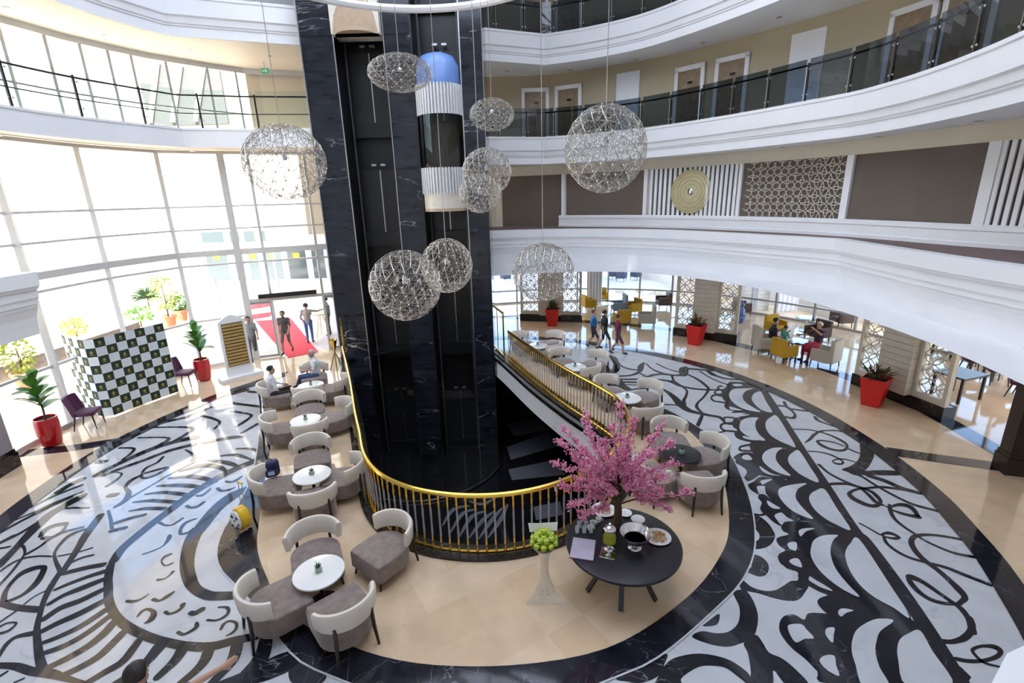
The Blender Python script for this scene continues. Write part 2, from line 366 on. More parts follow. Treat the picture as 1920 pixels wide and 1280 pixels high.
# lobby floor inlay, plan metres: s = stroke (x, y, width), b = black piece, w = white piece
INLAY=[('s',[(7.49,13.58,0.2),(7.07,11.9,0.21),(6.64,10.22,0.21),(6.29,8.77,0.21),(5.94,7.36,0.21),(5.92,7.04,0.23),(5.74,6.09,0.22),(5.55,5.29,0.21),(5.29,4.36,0.2)]),
('b',[(7.55,13.95),(7.24,14.34),(6.88,14.44),(6.67,14.26),(6.52,14.02),(6.4,14.18),(6.21,13.95),(6.25,13.76),(6.19,13.49),(6.06,13.15),(6.04,12.9),(5.9,12.66),(5.87,12.43),(5.99,12.27),(5.89,12.18),(6.38,12.15),(7.06,11.99),(7.31,12.98)]),
('w',[(7.28,13.82),(6.94,13.85),(6.68,13.82),(6.44,13.56),(6.29,13.22),(6.23,12.8),(6.3,12.44),(6.49,12.24),(6.69,12.18),(6.63,12.46),(6.58,12.78),(6.63,13.11),(6.77,13.4),(6.99,13.66)]),
('w',[(7.37,13.54),(7.2,13.51),(7,13.3),(6.84,13.01),(6.77,12.68),(6.77,12.29),(6.98,12.14),(7.16,12.82)]),
('w',[(6.8,14.18),(7,14.22),(7.09,14.1),(6.84,14.02)]),
('w',[(6.02,12.58),(6.18,12.41),(6.24,12.31),(5.97,12.36)]),
('w',[(6.32,13.99),(6.51,14),(6.38,13.86),(6.29,13.87)]),
('s',[(6.28,13.8,0.09),(6.05,13.68,0.05),(6.03,13.46,0.12),(6.2,13.49,0.11)]),
('s',[(6.11,13.32,0.14),(5.95,13.42,0.12),(5.77,13.24,0.05),(5.75,13,0.1),(5.91,12.91,0.13),(6.04,12.82,0.13)]),
('b',[(7.06,12.11),(6.65,12.18),(6.29,12.16),(5.96,11.97),(5.72,11.7),(5.58,11.37),(5.6,11.18),(5.45,11),(5.41,10.75),(5.56,10.58),(5.85,10.43),(6.17,10.3),(6.54,10.12),(6.78,10.98)]),
('w',[(6.45,11.83),(6.21,11.85),(5.95,11.69),(5.74,11.36),(5.66,11.08),(5.72,10.8),(5.84,10.64),(6.02,10.6),(6.02,10.9),(6.09,11.21),(6.2,11.47),(6.32,11.67)]),
('w',[(6.98,11.91),(6.75,11.81),(6.53,11.58),(6.36,11.26),(6.27,10.88),(6.32,10.58),(6.43,10.37),(6.55,10.25),(6.76,10.98)]),
('w',[(5.9,12.04),(6.13,12.07),(6.32,12.02),(6.03,11.93),(5.87,11.87)]),
('w',[(5.6,10.85),(5.73,10.76),(5.89,10.62),(5.72,10.63),(5.57,10.73)]),
('s',[(5.79,11.88,0.12),(5.62,11.92,0.08),(5.49,11.72,0.05),(5.5,11.57,0.12),(5.67,11.6,0.09)]),
('s',[(5.6,11.51,0.11),(5.41,11.55,0.09),(5.27,11.38,0.05),(5.28,11.18,0.1),(5.46,11.12,0.11),(5.56,11.08,0.11)]),
('s',[(5.34,11.16,0.07),(5.1,11.07,0.07)]),
('b',[(6.57,10.24),(6.26,10.48),(5.99,10.61),(5.77,10.61),(5.57,10.45),(5.47,10.18),(5.44,9.96),(5.31,9.76),(5.29,9.57),(5.3,9.37),(5.2,9.19),(5.38,9),(5.67,8.91),(6.21,8.7),(6.41,9.41)]),
('w',[(6.23,10.22),(6.02,10.23),(5.76,10.08),(5.57,9.85),(5.49,9.6),(5.52,9.31),(5.64,9.12),(5.78,9.06),(5.77,9.35),(5.79,9.64),(5.9,9.89),(6.06,10.09)]),
('w',[(6.53,10.07),(6.37,10.02),(6.15,9.82),(6.02,9.58),(5.98,9.29),(6.03,9.01),(6.21,8.79),(6.38,9.41)]),
('s',[(5.59,10.42,0.09),(5.36,10.36,0.08),(5.25,10.27,0.04),(5.25,10.16,0.11),(5.45,10.12,0.1)]),
('b',[(5.47,9.99),(5.24,10.07),(5.03,9.96),(4.92,9.84),(4.97,9.71),(5.15,9.65),(5.36,9.61)]),
('w',[(5.17,9.92),(5.3,9.95),(5.3,9.75),(5.15,9.73),(5.1,9.82)]),
('b',[(4.89,9.71),(5.15,9.65),(5.34,9.56),(5.3,9.37),(5.18,9.15),(4.86,8.92),(4.79,9.01)]),
('w',[(4.86,9.58),(4.94,9.46),(4.96,9.29),(4.86,9.12),(4.78,9.07),(4.8,9.33)]),
('w',[(5.32,9.47),(5.38,9.27),(5.45,9.13),(5.59,9.07),(5.39,9.1),(5.28,9.23)]),
('s',[(4.86,9.03,0.04),(5.07,9.15,0.06),(5.29,9.09,0.07),(5.48,9,0.07)]),
('b',[(4.76,8.79),(4.92,8.89),(5.14,9.06),(5.38,9),(5.59,8.92),(5.32,8.87),(5.09,8.71),(4.91,8.72),(4.83,8.52),(4.81,8.43),(4.74,8.52),(4.72,8.67)]),
('w',[(5.06,8.89),(5.21,8.94),(5.33,8.94),(5.16,8.83),(5.04,8.76)]),
('w',[(4.88,8.67),(5.02,8.72),(5.01,8.61),(4.95,8.47),(4.88,8.52)]),
('b',[(6.24,8.68),(5.89,8.85),(5.59,8.92),(5.32,8.87),(5.11,8.75),(4.98,8.55),(4.95,8.36),(4.95,8.16),(5.01,7.94),(4.96,7.77),(5.01,7.58),(5.26,7.58),(5.56,7.37),(5.88,7.27),(6.02,7.89)]),
('w',[(5.94,8.76),(5.62,8.73),(5.36,8.64),(5.22,8.5),(5.14,8.27),(5.14,7.97),(5.22,7.77),(5.4,7.63),(5.4,7.96),(5.43,8.22),(5.52,8.41),(5.69,8.6)]),
('w',[(6.17,8.54),(5.95,8.49),(5.77,8.36),(5.65,8.17),(5.59,7.91),(5.61,7.67),(5.7,7.47),(5.87,7.31),(6.02,7.93)]),
('b',[(4.82,8.44),(4.93,8.4),(4.95,8.16),(5.03,7.94),(4.98,7.77),(5.03,7.58),(4.75,7.46),(4.65,7.58),(4.62,7.75),(4.59,7.85),(4.61,7.99),(4.73,8.17),(4.73,8.31)]),
('w',[(4.86,8.22),(4.92,8.11),(4.98,7.96),(4.85,7.97),(4.81,8.08)]),
('w',[(4.77,7.77),(4.93,7.84),(4.96,7.7),(5.02,7.59),(4.85,7.57),(4.75,7.49),(4.74,7.64)]),
('s',[(4.43,7.82,0.06),(4.52,7.79,0.06),(4.62,7.82,0.06)]),
('b',[(5.88,7.27),(5.58,7.41),(5.25,7.57),(4.93,7.55),(4.73,7.46),(4.69,7.33),(4.74,7.24),(4.54,7.18),(4.45,7.1),(4.43,6.96),(4.47,6.85),(4.33,6.77),(4.25,6.66),(4.27,6.49),(4.67,6.48),(5.05,7.09),(5.36,7.23),(5.68,7.21),(5.82,7.15)]),
('b',[(5.91,7.25),(5.51,7.28),(5.1,7.22),(4.91,7.14),(4.75,6.94),(4.6,6.8),(4.33,6.76),(4.25,6.62),(4.27,6.44),(4.39,6.36),(4.35,6.26),(4.35,6.19),(4.39,6.14),(4.4,6.07),(4.49,5.95),(4.57,5.88),(4.47,5.85),(4.36,5.78),(4.33,5.67),(4.36,5.55),(4.45,5.43),(4.48,5.33),(4.59,5.27),(4.79,5.37),(5.02,5.43),(5.44,5.4),(5.55,5.91),(5.72,6.65)]),
('w',[(5.56,7.18),(5.31,7.18),(5.08,7.07),(4.91,6.87),(4.8,6.68),(4.75,6.42),(4.78,6.17),(4.87,5.96),(5.01,5.83),(5,6.09),(5.02,6.38),(5.12,6.67),(5.27,6.91),(5.43,7.08)]),
('w',[(5.85,7.07),(5.63,6.96),(5.44,6.79),(5.32,6.61),(5.21,6.33),(5.17,6.04),(5.22,5.81),(5.35,5.62),(5.45,5.45),(5.64,6.14)]),
('w',[(4.96,7.32),(5.1,7.38),(5.28,7.37),(5.08,7.3),(4.91,7.17)]),
('w',[(4.58,6.99),(4.68,7.04),(4.75,7.01),(4.64,6.83),(4.56,6.87)]),
('w',[(4.4,6.6),(4.5,6.65),(4.57,6.62),(4.52,6.45),(4.44,6.48),(4.39,6.54)]),
('w',[(4.53,6.25),(4.58,6.16),(4.65,6.06),(4.69,5.95),(4.57,6.02),(4.5,6.11),(4.47,6.18)]),
('w',[(4.52,5.56),(4.62,5.63),(4.76,5.59),(4.63,5.55),(4.52,5.49)]),
('b',[(5.46,5.41),(5.16,5.4),(4.79,5.37),(4.59,5.27),(4.53,5.35),(4.4,5.53),(4.23,5.57),(4.09,5.56),(3.98,5.46),(3.9,5.55),(3.76,5.54),(3.64,5.45),(3.55,5.3),(3.54,5.15),(3.57,5.01),(3.65,4.86),(3.7,4.69),(3.77,4.52),(5.39,4.48),(5.42,4.94)]),
('w',[(5.19,5.4),(5.02,5.44),(4.83,5.39),(4.59,5.27),(4.42,5.11),(4.3,4.94),(4.23,4.77),(4.13,4.48),(4.43,4.47),(4.5,4.72),(4.6,4.93),(4.72,5.08),(4.89,5.24)]),
('w',[(5.42,5.23),(5.23,5.19),(5.06,5.11),(4.93,4.99),(4.81,4.82),(4.65,4.47),(5.19,4.45),(5.33,4.92)]),
('w',[(3.69,5.35),(3.78,5.39),(3.9,5.38),(3.92,5.29),(3.94,5.16),(3.81,5.15),(3.67,5.1),(3.65,5.2)]),
('w',[(4.14,5.24),(4.21,5.31),(4.31,5.31),(4.23,5.2),(4.14,5.08),(4.12,5.15)]),
('w',[(3.82,4.84),(3.93,4.9),(4.04,4.89),(3.98,4.76),(3.93,4.62),(3.85,4.67),(3.81,4.75)]),
('b',[(4.04,7.07),(4.14,7.11),(4.22,7.22),(4.24,7.35),(4.19,7.82),(4.35,7.88),(4.47,7.77),(4.54,7.56),(4.51,7.27),(4.44,7.14),(4.32,7.01),(4.16,6.92),(3.96,6.9)]),
('b',[(3.87,6.77),(4,6.71),(4.03,6.55),(3.96,6.4),(3.85,6.3),(3.73,6.29),(3.61,6.4),(3.69,6.46),(3.75,6.51),(3.75,6.59)]),
('b',[(3.46,6.22),(3.54,6.08),(3.68,6),(3.85,6),(4.02,6.08),(4.18,6.17),(4.29,6.18),(4.36,6.24),(4.41,6.09),(4.29,5.96),(4.1,5.81),(3.92,5.8),(3.75,5.86),(3.58,5.95),(3.36,6.04)]),
('b',[(3.22,5.98),(3.41,6.02),(3.44,5.83),(3.39,5.58),(3.28,5.37),(3.14,5.2),(2.96,5.12),(2.75,5.07),(2.54,5.11),(2.33,5.23),(2.49,5.32),(2.68,5.28),(2.85,5.3),(3.01,5.4),(3.12,5.55),(3.19,5.73)]),
('b',[(2.63,5.47),(2.84,5.6),(2.81,5.5),(2.72,5.41),(2.54,5.4)]),
('b',[(2.98,5.12),(3.19,5.24),(3.23,5.13),(3.24,4.97),(3.36,4.88),(3.45,4.72),(3.49,4.52),(3.23,4.52),(3.17,4.72),(3.05,4.53),(2.77,4.54),(2.87,4.69),(2.96,4.96)]),
('b',[(1.65,4.56),(1.71,4.68),(1.85,4.84),(2,4.93),(2.26,4.98),(2.47,4.96),(2.68,4.88),(2.81,4.74),(2.84,4.65),(2.78,4.54),(2.71,4.62),(2.6,4.76),(2.47,4.8),(2.29,4.8),(2.12,4.73),(1.98,4.64),(1.94,4.55)]),
('b',[(1.2,4.69),(1.88,4.99),(1.84,4.85),(1.74,4.71),(1.62,4.64),(1.46,4.6),(1.33,4.62)]),
('s',[(7.37,12.55,0.12),(7.53,12.48,0.11),(7.55,12.26,0.09),(7.49,11.95,0.07),(7.32,11.76,0.12),(7.19,11.83,0.13)]),
('s',[(7.66,12.81,0.09),(7.54,12.42,0.09),(7.65,12.29,0.12),(7.94,12.16,0.1)]),
('s',[(7.93,11.8,0.08),(7.88,11.59,0.11),(7.96,11.4,0.08),(8.06,11.25,0.07)]),
('s',[(7.01,11.14,0.05),(7.33,11.09,0.06),(7.54,10.96,0.07),(7.7,10.76,0.09),(7.78,10.48,0.1),(7.76,10.26,0.06),(7.59,10.07,0.07),(7.41,10.04,0.11),(7.26,10.14,0.12),(7.19,10.31,0.12),(7.21,10.5,0.06),(7.35,10.51,0.08),(7.55,10.42,0.07),(7.67,10.23,0.05)]),
('s',[(7.68,10.12,0.07),(7.73,10,0.07),(7.79,9.89,0.07)]),
('s',[(6.88,10.44,0.03),(7.07,10.58,0.07),(7.35,10.84,0.08),(7.62,11,0.07),(7.95,11.01,0.08),(8.15,10.93,0.07)]),
('s',[(6.74,10.04,0.06),(6.93,10,0.06),(7.1,9.89,0.07),(7.18,9.73,0.07),(7.21,9.59,0.05),(7.14,9.48,0.05),(7.02,9.48,0.09),(6.99,9.58,0.03),(7.11,9.65,0.05),(7.3,9.66,0.06),(7.45,9.53,0.05)]),
('b',[(8.13,10.35),(7.82,9.9),(7.57,9.61),(7.26,9.38),(6.98,9.25),(7.03,9.15),(7.12,9.01),(7.43,9.18),(7.74,9.45),(8.09,9.83),(8.26,10.15)]),
('s',[(7.13,9.1,0.12),(7.21,8.94,0.08),(7.24,8.75,0.07),(7.29,8.51,0.07),(7.37,8.25,0.08),(7.5,7.98,0.09),(7.76,7.78,0.1)]),
('b',[(7.13,9.11),(7.58,9.18),(8.04,9.14),(8.03,8.97),(7.54,8.99),(7.26,9.01)]),
('s',[(7.37,8.96,0.14),(7.54,8.8,0.15),(7.69,8.52,0.14),(7.89,8.34,0.13)]),
('s',[(6.62,9.46,0.08),(6.62,9.12,0.07),(6.74,8.81,0.08),(6.88,8.6,0.07),(6.9,8.35,0.08),(6.87,8.09,0.09),(6.92,7.99,0.07)]),
('s',[(6.29,8.71,0.09),(6.68,8.72,0.1),(6.88,8.6,0.1),(7.02,8.43,0.1),(7.01,8.21,0.09),(6.94,8.06,0.06),(6.78,7.97,0.1),(6.65,8,0.13),(6.55,8.15,0.14),(6.53,8.28,0.11),(6.58,8.4,0.07),(6.79,8.51,0.06),(7.08,8.55,0.07),(7.37,8.56,0.09),(7.76,8.43,0.09)]),
('s',[(6.94,8,0.04),(6.98,7.9,0.04)]),
('s',[(7.29,7.62,0.14),(7.18,7.66,0.1),(7.06,7.75,0.09),(6.99,7.88,0.04),(7.18,7.97,0.08),(7.36,7.95,0.15),(7.38,7.81,0.1),(7.32,7.64,0.07)]),
('s',[(7.06,7.98,0.07),(6.95,7.82,0.07),(6.85,7.59,0.07),(6.84,7.37,0.07),(6.88,7.17,0.06),(6.92,6.97,0.06),(7.12,6.69,0.07),(7.36,6.58,0.08)]),
('s',[(6.15,7.48,0.04),(6.22,7.32,0.04),(6.29,7.16,0.05),(6.37,7.19,0.05),(6.49,7.19,0.1),(6.55,7.09,0.06),(6.44,7.06,0.07),(6.34,7.1,0.05)]),
('s',[(6.32,7.13,0.05),(6.24,6.95,0.06),(6.26,6.75,0.07),(6.36,6.59,0.07),(6.55,6.47,0.07),(6.74,6.36,0.08),(6.88,6.21,0.09),(7.08,6,0.09)]),
('s',[(7.55,6.98,0.07),(7.34,7.07,0.07),(7.09,7.13,0.07),(6.87,7.11,0.08),(6.72,7.02,0.08),(6.62,6.89,0.09),(6.55,6.69,0.1),(6.54,6.5,0.1),(6.57,6.32,0.1),(6.57,6.12,0.1),(6.55,5.91,0.12),(6.5,5.76,0.08),(6.36,5.68,0.06)]),
('s',[(6,6.18,0.07),(6.06,6.18,0.13),(6.15,6.07,0.1),(6.21,5.85,0.08),(6.25,5.7,0.08),(6.28,5.58,0.09),(6.23,5.4,0.08),(6.14,5.25,0.09),(6.09,5.19,0.1)]),
('s',[(6,6.17,0.07),(5.95,6.05,0.09),(5.94,5.87,0.09),(6,5.74,0.09),(6.15,5.67,0.07),(6.34,5.66,0.06)]),
('s',[(6.25,5.42,0.1),(6.19,5.31,0.09),(6.08,5.2,0.08),(5.9,5.1,0.08),(5.76,5.06,0.07),(5.68,5.05,0.07),(5.58,5.06,0.08)]),
('s',[(5.55,4.8,0.07),(5.67,4.77,0.06),(5.85,4.77,0.05),(6.04,4.81,0.05),(6.16,4.87,0.05),(6.19,4.94,0.1),(6.11,4.97,0.06),(5.99,4.97,0.04),(5.85,4.92,0.04),(5.82,4.82,0.05),(5.84,4.74,0.05),(5.92,4.7,0.04),(6.04,4.66,0.03)]),
('s',[(3.79,16.57,0.04),(3.8,16.17,0.07),(4.01,15.84,0.13),(4.26,15.74,0.12)]),
('b',[(3.6,17.32),(3.81,17.16),(3.78,16.44),(3.68,15.9),(3.46,15.51),(3.08,15.6),(3.08,16.25),(3.29,16.36),(3.37,15.81),(3.56,16.46)]),
('s',[(3.47,15.2,0.13),(3.91,15.25,0.14),(4.26,15.56,0.15),(4.45,16.08,0.21),(4.65,16.47,0.09)]),
('s',[(4.71,16.37,0.06),(4.76,15.81,0.08),(4.95,15.39,0.14),(5.26,15.15,0.14),(5.6,15.12,0.22)]),
('b',[(5.69,15.8),(6,15.91),(5.83,15.32),(5.64,15.01),(5.49,15.13)]),
('s',[(5.07,16.33,0.07),(5.25,15.83,0.07),(5.46,15.52,0.08),(5.62,15.4,0.09)]),
('s',[(4.25,15.39,0.08),(4.4,15.08,0.13),(4.63,15.22,0.15),(4.92,15.26,0.13),(5.19,15.15,0.11)]),
('s',[(4.6,14.82,0.13),(4.89,14.69,0.15),(5.07,14.53,0.21),(5.18,14.22,0.17),(5.4,14.01,0.14),(5.64,13.9,0.14),(5.9,13.83,0.13),(6.25,13.81,0.13)]),
('s',[(5.23,15.17,0.08),(5.14,14.73,0.08),(5.12,14.4,0.09)]),
('s',[(5.77,15.16,0.11),(5.9,14.77,0.11),(5.96,14.36,0.12),(5.96,13.97,0.1),(5.84,13.7,0.08),(5.55,13.27,0.07),(5.23,12.87,0.07),(5.1,12.56,0.1),(5.1,12.18,0.08),(4.88,11.76,0.1),(4.63,11.33,0.1)]),
('s',[(5.23,14.02,0.08),(5.25,13.79,0.07),(5.08,13.39,0.08),(4.9,13.06,0.1),(4.86,12.8,0.07)]),
('s',[(4.56,14.02,0.09),(4.66,13.69,0.15),(4.72,13.24,0.21),(4.72,12.82,0.24),(4.81,12.42,0.22),(5.02,12.22,0.18),(5.27,12.05,0.15),(5.47,11.93,0.13),(5.48,11.68,0.08)]),
('s',[(4.2,12.86,0.08),(4.57,12.79,0.08),(4.69,12.66,0.08)]),
('s',[(5.93,15.72,0.12),(6.25,15.63,0.12),(6.68,15.46,0.12)]),
('s',[(6.26,15.46,0.07),(6.34,14.95,0.07),(6.47,14.52,0.08),(6.66,14.19,0.09)]),
('s',[(6.53,15.44,0.13),(6.56,15.13,0.2),(6.66,14.91,0.14),(6.84,14.7,0.13),(7.17,14.59,0.11)]),
('s',[(3.39,14.91,0.15),(4.15,14.86,0.15)]),
('s',[(3.34,14.69,0.14),(4.08,14.58,0.14)]),
('s',[(3.42,14.45,0.08),(4.02,14.36,0.08)]),
('b',[(3.46,15.29),(3.29,14.51),(3.52,14.42),(3.51,14.85)]),
('s',[(3.06,14.48,0.2),(3.34,14.41,0.27),(3.51,14.05,0.27)]),
('s',[(3.61,14,0.08),(3.88,14.07,0.09),(4.12,14.06,0.1)]),
('s',[(-6.88,6.94,0.12),(-6.78,6.78,0.12),(-6.65,6.59,0.12),(-6.49,6.39,0.12),(-6.34,6.2,0.12),(-6.15,6.01,0.12),(-5.91,5.82,0.12),(-5.66,5.67,0.13),(-5.38,5.54,0.13),(-5.11,5.44,0.13),(-4.85,5.37,0.13),(-4.58,5.31,0.14),(-4.24,5.29,0.15),(-3.97,5.37,0.15),(-3.68,5.44,0.14)]),
('s',[(-6.9,7.03,0.15),(-6.99,7.34,0.17),(-6.98,7.7,0.18),(-6.94,8.06,0.19),(-6.87,8.5,0.2),(-6.81,8.93,0.21),(-6.67,9.36,0.22),(-6.52,9.72,0.24),(-6.31,10.05,0.23),(-6.05,10.35,0.24)]),
('s',[(-5.72,9.14,0.19),(-5.87,8.89,0.3),(-5.96,8.46,0.27),(-5.92,7.88,0.26),(-5.9,7.62,0.26),(-5.74,7.22,0.23),(-5.54,6.86,0.21),(-5.29,6.54,0.19),(-5.07,6.34,0.16),(-4.81,6.21,0.17),(-4.62,6.19,0.18),(-4.41,6.19,0.17)]),
('s',[(-6.01,6.14,0.05),(-5.9,6.13,0.06),(-5.82,6.17,0.04),(-5.77,6.27,0.02)]),
('s',[(-5.62,6.16,0.06),(-5.51,6.13,0.05),(-5.44,6.21,0.08),(-5.4,6.3,0.04)]),
('s',[(-5.63,5.84,0.03),(-5.63,5.93,0.06),(-5.58,5.97,0.05),(-5.47,5.93,0.06),(-5.41,5.86,0.09),(-5.39,5.77,0.1),(-5.43,5.72,0.04)]),
('s',[(-5.27,5.91,0.05),(-5.18,5.87,0.05),(-5.1,5.91,0.06),(-5.07,5.98,0.06),(-5.09,6.04,0.08)]),
('s',[(-4.87,5.88,0.08),(-4.8,5.87,0.1),(-4.74,5.93,0.11)]),
('s',[(-4.54,5.74,0.04),(-4.41,5.73,0.04),(-4.32,5.79,0.06),(-4.31,5.88,0.05),(-4.38,5.96,0.05),(-4.51,5.97,0.03)]),
('s',[(-4.84,5.54,0.05),(-4.74,5.5,0.05),(-4.67,5.55,0.06),(-4.63,5.62,0.07),(-4.67,5.69,0.05)]),
('s',[(-4.25,5.57,0.04),(-4.26,5.66,0.05),(-4.21,5.71,0.04),(-4.1,5.68,0.04),(-4.04,5.59,0.05),(-4.05,5.51,0.05),(-4.11,5.46,0.02)]),
('s',[(-6.32,9.45,0.05),(-6.18,9.42,0.08),(-6.1,9.51,0.09),(-6.07,9.65,0.04)]),
('s',[(-6.35,9.19,0.07),(-6.22,9.09,0.07),(-6.08,9.11,0.08),(-5.99,9.19,0.05)]),
('s',[(-6.64,8.93,0.05),(-6.53,8.94,0.08),(-6.5,9.07,0.06),(-6.5,9.19,0.03)]),
('s',[(-6.62,8.58,0.08),(-6.51,8.52,0.06),(-6.39,8.55,0.08),(-6.35,8.69,0.07)]),
('s',[(-6.81,8.06,0.06),(-6.66,7.98,0.04),(-6.53,7.98,0.04),(-6.48,8.08,0.06),(-6.45,8.18,0.05)]),
('s',[(-6.21,7.73,0.06),(-6.28,7.86,0.06),(-6.3,8.04,0.08),(-6.18,8.15,0.05)]),
('s',[(-6.18,7.7,0.05),(-6.07,7.74,0.06),(-6.05,7.86,0.04)]),
('s',[(-6.51,7.19,0.04),(-6.39,7.27,0.04),(-6.3,7.39,0.03),(-6.32,7.57,0.08),(-6.37,7.67,0.07)]),
('s',[(-6.02,7.17,0.05),(-6.08,7.11,0.06),(-6.06,7,0.03),(-5.93,6.89,0.03),(-5.84,6.94,0.04)]),
('s',[(-5.83,6.57,0.05),(-5.73,6.59,0.03),(-5.7,6.69,0.04),(-5.7,6.74,0.06)]),
('s',[(-7.54,6.77,0.11),(-7.4,6.83,0.12),(-7.22,6.9,0.12),(-7.02,6.95,0.12)]),
('s',[(-7.35,6.42,0.07),(-7.23,6.54,0.09),(-7.04,6.69,0.1),(-6.85,6.8,0.12)]),
('s',[(-7.19,6.13,0.09),(-7.11,6.29,0.1),(-6.95,6.43,0.14),(-6.74,6.61,0.12)]),
('s',[(-7.01,5.84,0.11),(-6.94,6.04,0.13),(-6.76,6.17,0.13),(-6.57,6.39,0.12)]),
('s',[(-6.85,5.61,0.11),(-6.73,5.76,0.12),(-6.56,5.92,0.14),(-6.38,6.15,0.13)]),
('s',[(-6.66,5.42,0.08),(-6.5,5.53,0.1),(-6.34,5.7,0.12),(-6.21,5.98,0.12)]),
('s',[(-6.49,5.26,0.09),(-6.31,5.36,0.11),(-6.16,5.56,0.11),(-6.06,5.86,0.11)]),
('s',[(-6.24,5.04,0.1),(-6.11,5.15,0.12),(-5.96,5.35,0.13),(-5.9,5.57,0.14),(-5.91,5.74,0.13)]),
('s',[(-5.93,4.92,0.11),(-5.79,5.04,0.12),(-5.68,5.19,0.13),(-5.65,5.37,0.13),(-5.63,5.56,0.13)]),
('s',[(-5.53,4.8,0.1),(-5.41,4.95,0.12),(-5.29,5.11,0.13),(-5.31,5.42,0.12)]),
('s',[(-5.15,4.78,0.11),(-5.02,4.94,0.13),(-4.96,5.1,0.15),(-4.95,5.31,0.19)]),
('s',[(-4.31,4.76,0.11),(-4.22,4.93,0.13),(-4.19,5.08,0.15),(-4.23,5.24,0.15)]),
('s',[(-4.66,4.86,0.11),(-4.59,5.09,0.15),(-4.6,5.27,0.17)]),
('s',[(-3.92,4.72,0.12),(-3.85,4.92,0.14),(-3.82,5.1,0.16),(-3.88,5.3,0.16)]),
('s',[(-3.56,4.88,0.12),(-3.46,5.04,0.22),(-3.47,5.21,0.2),(-3.53,5.4,0.17)]),
('s',[(-7.62,6.82,0.09),(-7.49,6.5,0.1),(-7.34,6.21,0.08),(-7.16,5.94,0.07),(-6.95,5.66,0.08),(-6.71,5.41,0.09),(-6.46,5.17,0.1),(-6.23,4.97,0.12)]),
('s',[(-7.57,6.79,0.1),(-7.68,7.07,0.11),(-7.84,7.46,0.12),(-7.98,7.78,0.15),(-8.17,8.34,0.14)]),
('s',[(-8.83,6.98,0.17),(-8.97,7.47,0.14),(-9.14,8,0.19),(-9.23,8.43,0.2),(-9.18,8.71,0.2),(-9.14,8.89,0.23),(-9.1,9.07,0.15)]),
('s',[(-6.95,5.09,0.09),(-6.69,5.07,0.1),(-6.4,4.99,0.11),(-6.12,4.95,0.12),(-5.87,4.88,0.08),(-5.48,4.78,0.05)]),
('s',[(-7.91,6.15,0.08),(-8.13,6.4,0.07),(-8.24,6.68,0.08),(-8.22,6.86,0.15),(-8.01,6.93,0.09),(-7.86,6.72,0.1),(-7.78,6.51,0.11),(-7.79,6.32,0.08),(-7.91,6.18,0.09)]),
('s',[(-8,6.17,0.09),(-7.62,6.07,0.11),(-7.25,6.02,0.12)]),
('s',[(-8.67,6.84,0.05),(-8.66,7.03,0.06),(-8.57,7.16,0.06),(-8.35,7.21,0.04),(-8.06,7.19,0.04)]),
('s',[(-8.61,7.27,0.06),(-8.56,7.44,0.06),(-8.55,7.66,0.05),(-8.54,7.82,0.05)]),
('s',[(-8.37,6.53,0.06),(-8.45,6.82,0.05),(-8.56,7.09,0.05),(-8.67,7.3,0.04),(-8.87,7.48,0.05),(-9,7.51,0.08)]),
('s',[(-9.26,7.44,0.06),(-9.12,7.48,0.06)]),
('s',[(-9.41,7.59,0.08),(-9.34,7.79,0.09)]),
('s',[(-7.58,6.14,0.03),(-7.56,6.29,0.03),(-7.47,6.41,0.04)]),
('s',[(-7.63,5.79,0.04),(-7.58,6,0.04)]),
('s',[(-7.55,5.71,0.06),(-7.5,5.78,0.04),(-7.39,5.79,0.03),(-7.34,5.74,0.04),(-7.35,5.64,0.06),(-7.44,5.6,0.05)]),
('s',[(-7.06,5.22,0.04),(-7.15,5.42,0.07),(-7.12,5.54,0.08),(-6.94,5.59,0.1)]),
('s',[(-6.77,4.92,0.04),(-6.73,4.99,0.04)]),
('s',[(-6.48,4.84,0.03),(-6.41,4.89,0.03)]),
('s',[(-7.65,6.84,0.07),(-8,7.14,0.05),(-8.17,7.35,0.05),(-8.27,7.66,0.08),(-8.24,7.82,0.1),(-8.13,7.92,0.07)]),
('s',[(-8.8,7.75,0.08),(-8.88,7.91,0.1),(-8.85,8.05,0.12),(-8.66,8.11,0.1),(-8.58,8.03,0.05),(-8.51,7.84,0.07),(-8.57,7.71,0.09),(-8.71,7.7,0.09)]),
('s',[(-8.62,7.29,0.04),(-8.56,7.49,0.05),(-8.57,7.71,0.05),(-8.45,7.87,0.07),(-8.22,7.99,0.06)]),
('s',[(-7.99,7.2,0.04),(-7.75,7.27,0.04),(-7.56,7.39,0.04)]),
('s',[(-7.62,7.03,0.06),(-7.53,7.14,0.06),(-7.39,7.2,0.05)]),
('s',[(-9.69,7.87,0.07),(-9.61,8.26,0.08),(-9.47,8.67,0.09),(-9.31,9,0.09)]),
('s',[(-9.4,7.57,0.08),(-9.28,7.87,0.08),(-9.23,8.25,0.08),(-9.13,8.65,0.09)]),
('s',[(-9.77,8.27,0.05),(-9.62,8.52,0.06),(-9.51,8.79,0.06),(-9.24,9.19,0.06)]),
('s',[(-9.84,8.68,0.06),(-9.73,9.04,0.07),(-9.47,9.46,0.08)]),
('s',[(-9.08,8.61,0.06),(-8.91,8.62,0.06),(-8.62,8.61,0.05)]),
('s',[(-9.76,9.21,0.15),(-9.74,9.48,0.14),(-9.67,9.7,0.18)]),
('s',[(-9.9,11.13,0.08),(-9.51,11.08,0.07),(-9.39,10.78,0.09),(-9.39,10.54,0.07)]),
('s',[(-9.82,11.67,0.08),(-9.01,11.61,0.08),(-8.96,11.26,0.14),(-9.02,11.05,0.09)]),
('s',[(-9.81,12.27,0.08),(-8.77,12.19,0.1),(-8.66,11.81,0.12),(-8.71,11.46,0.12)]),
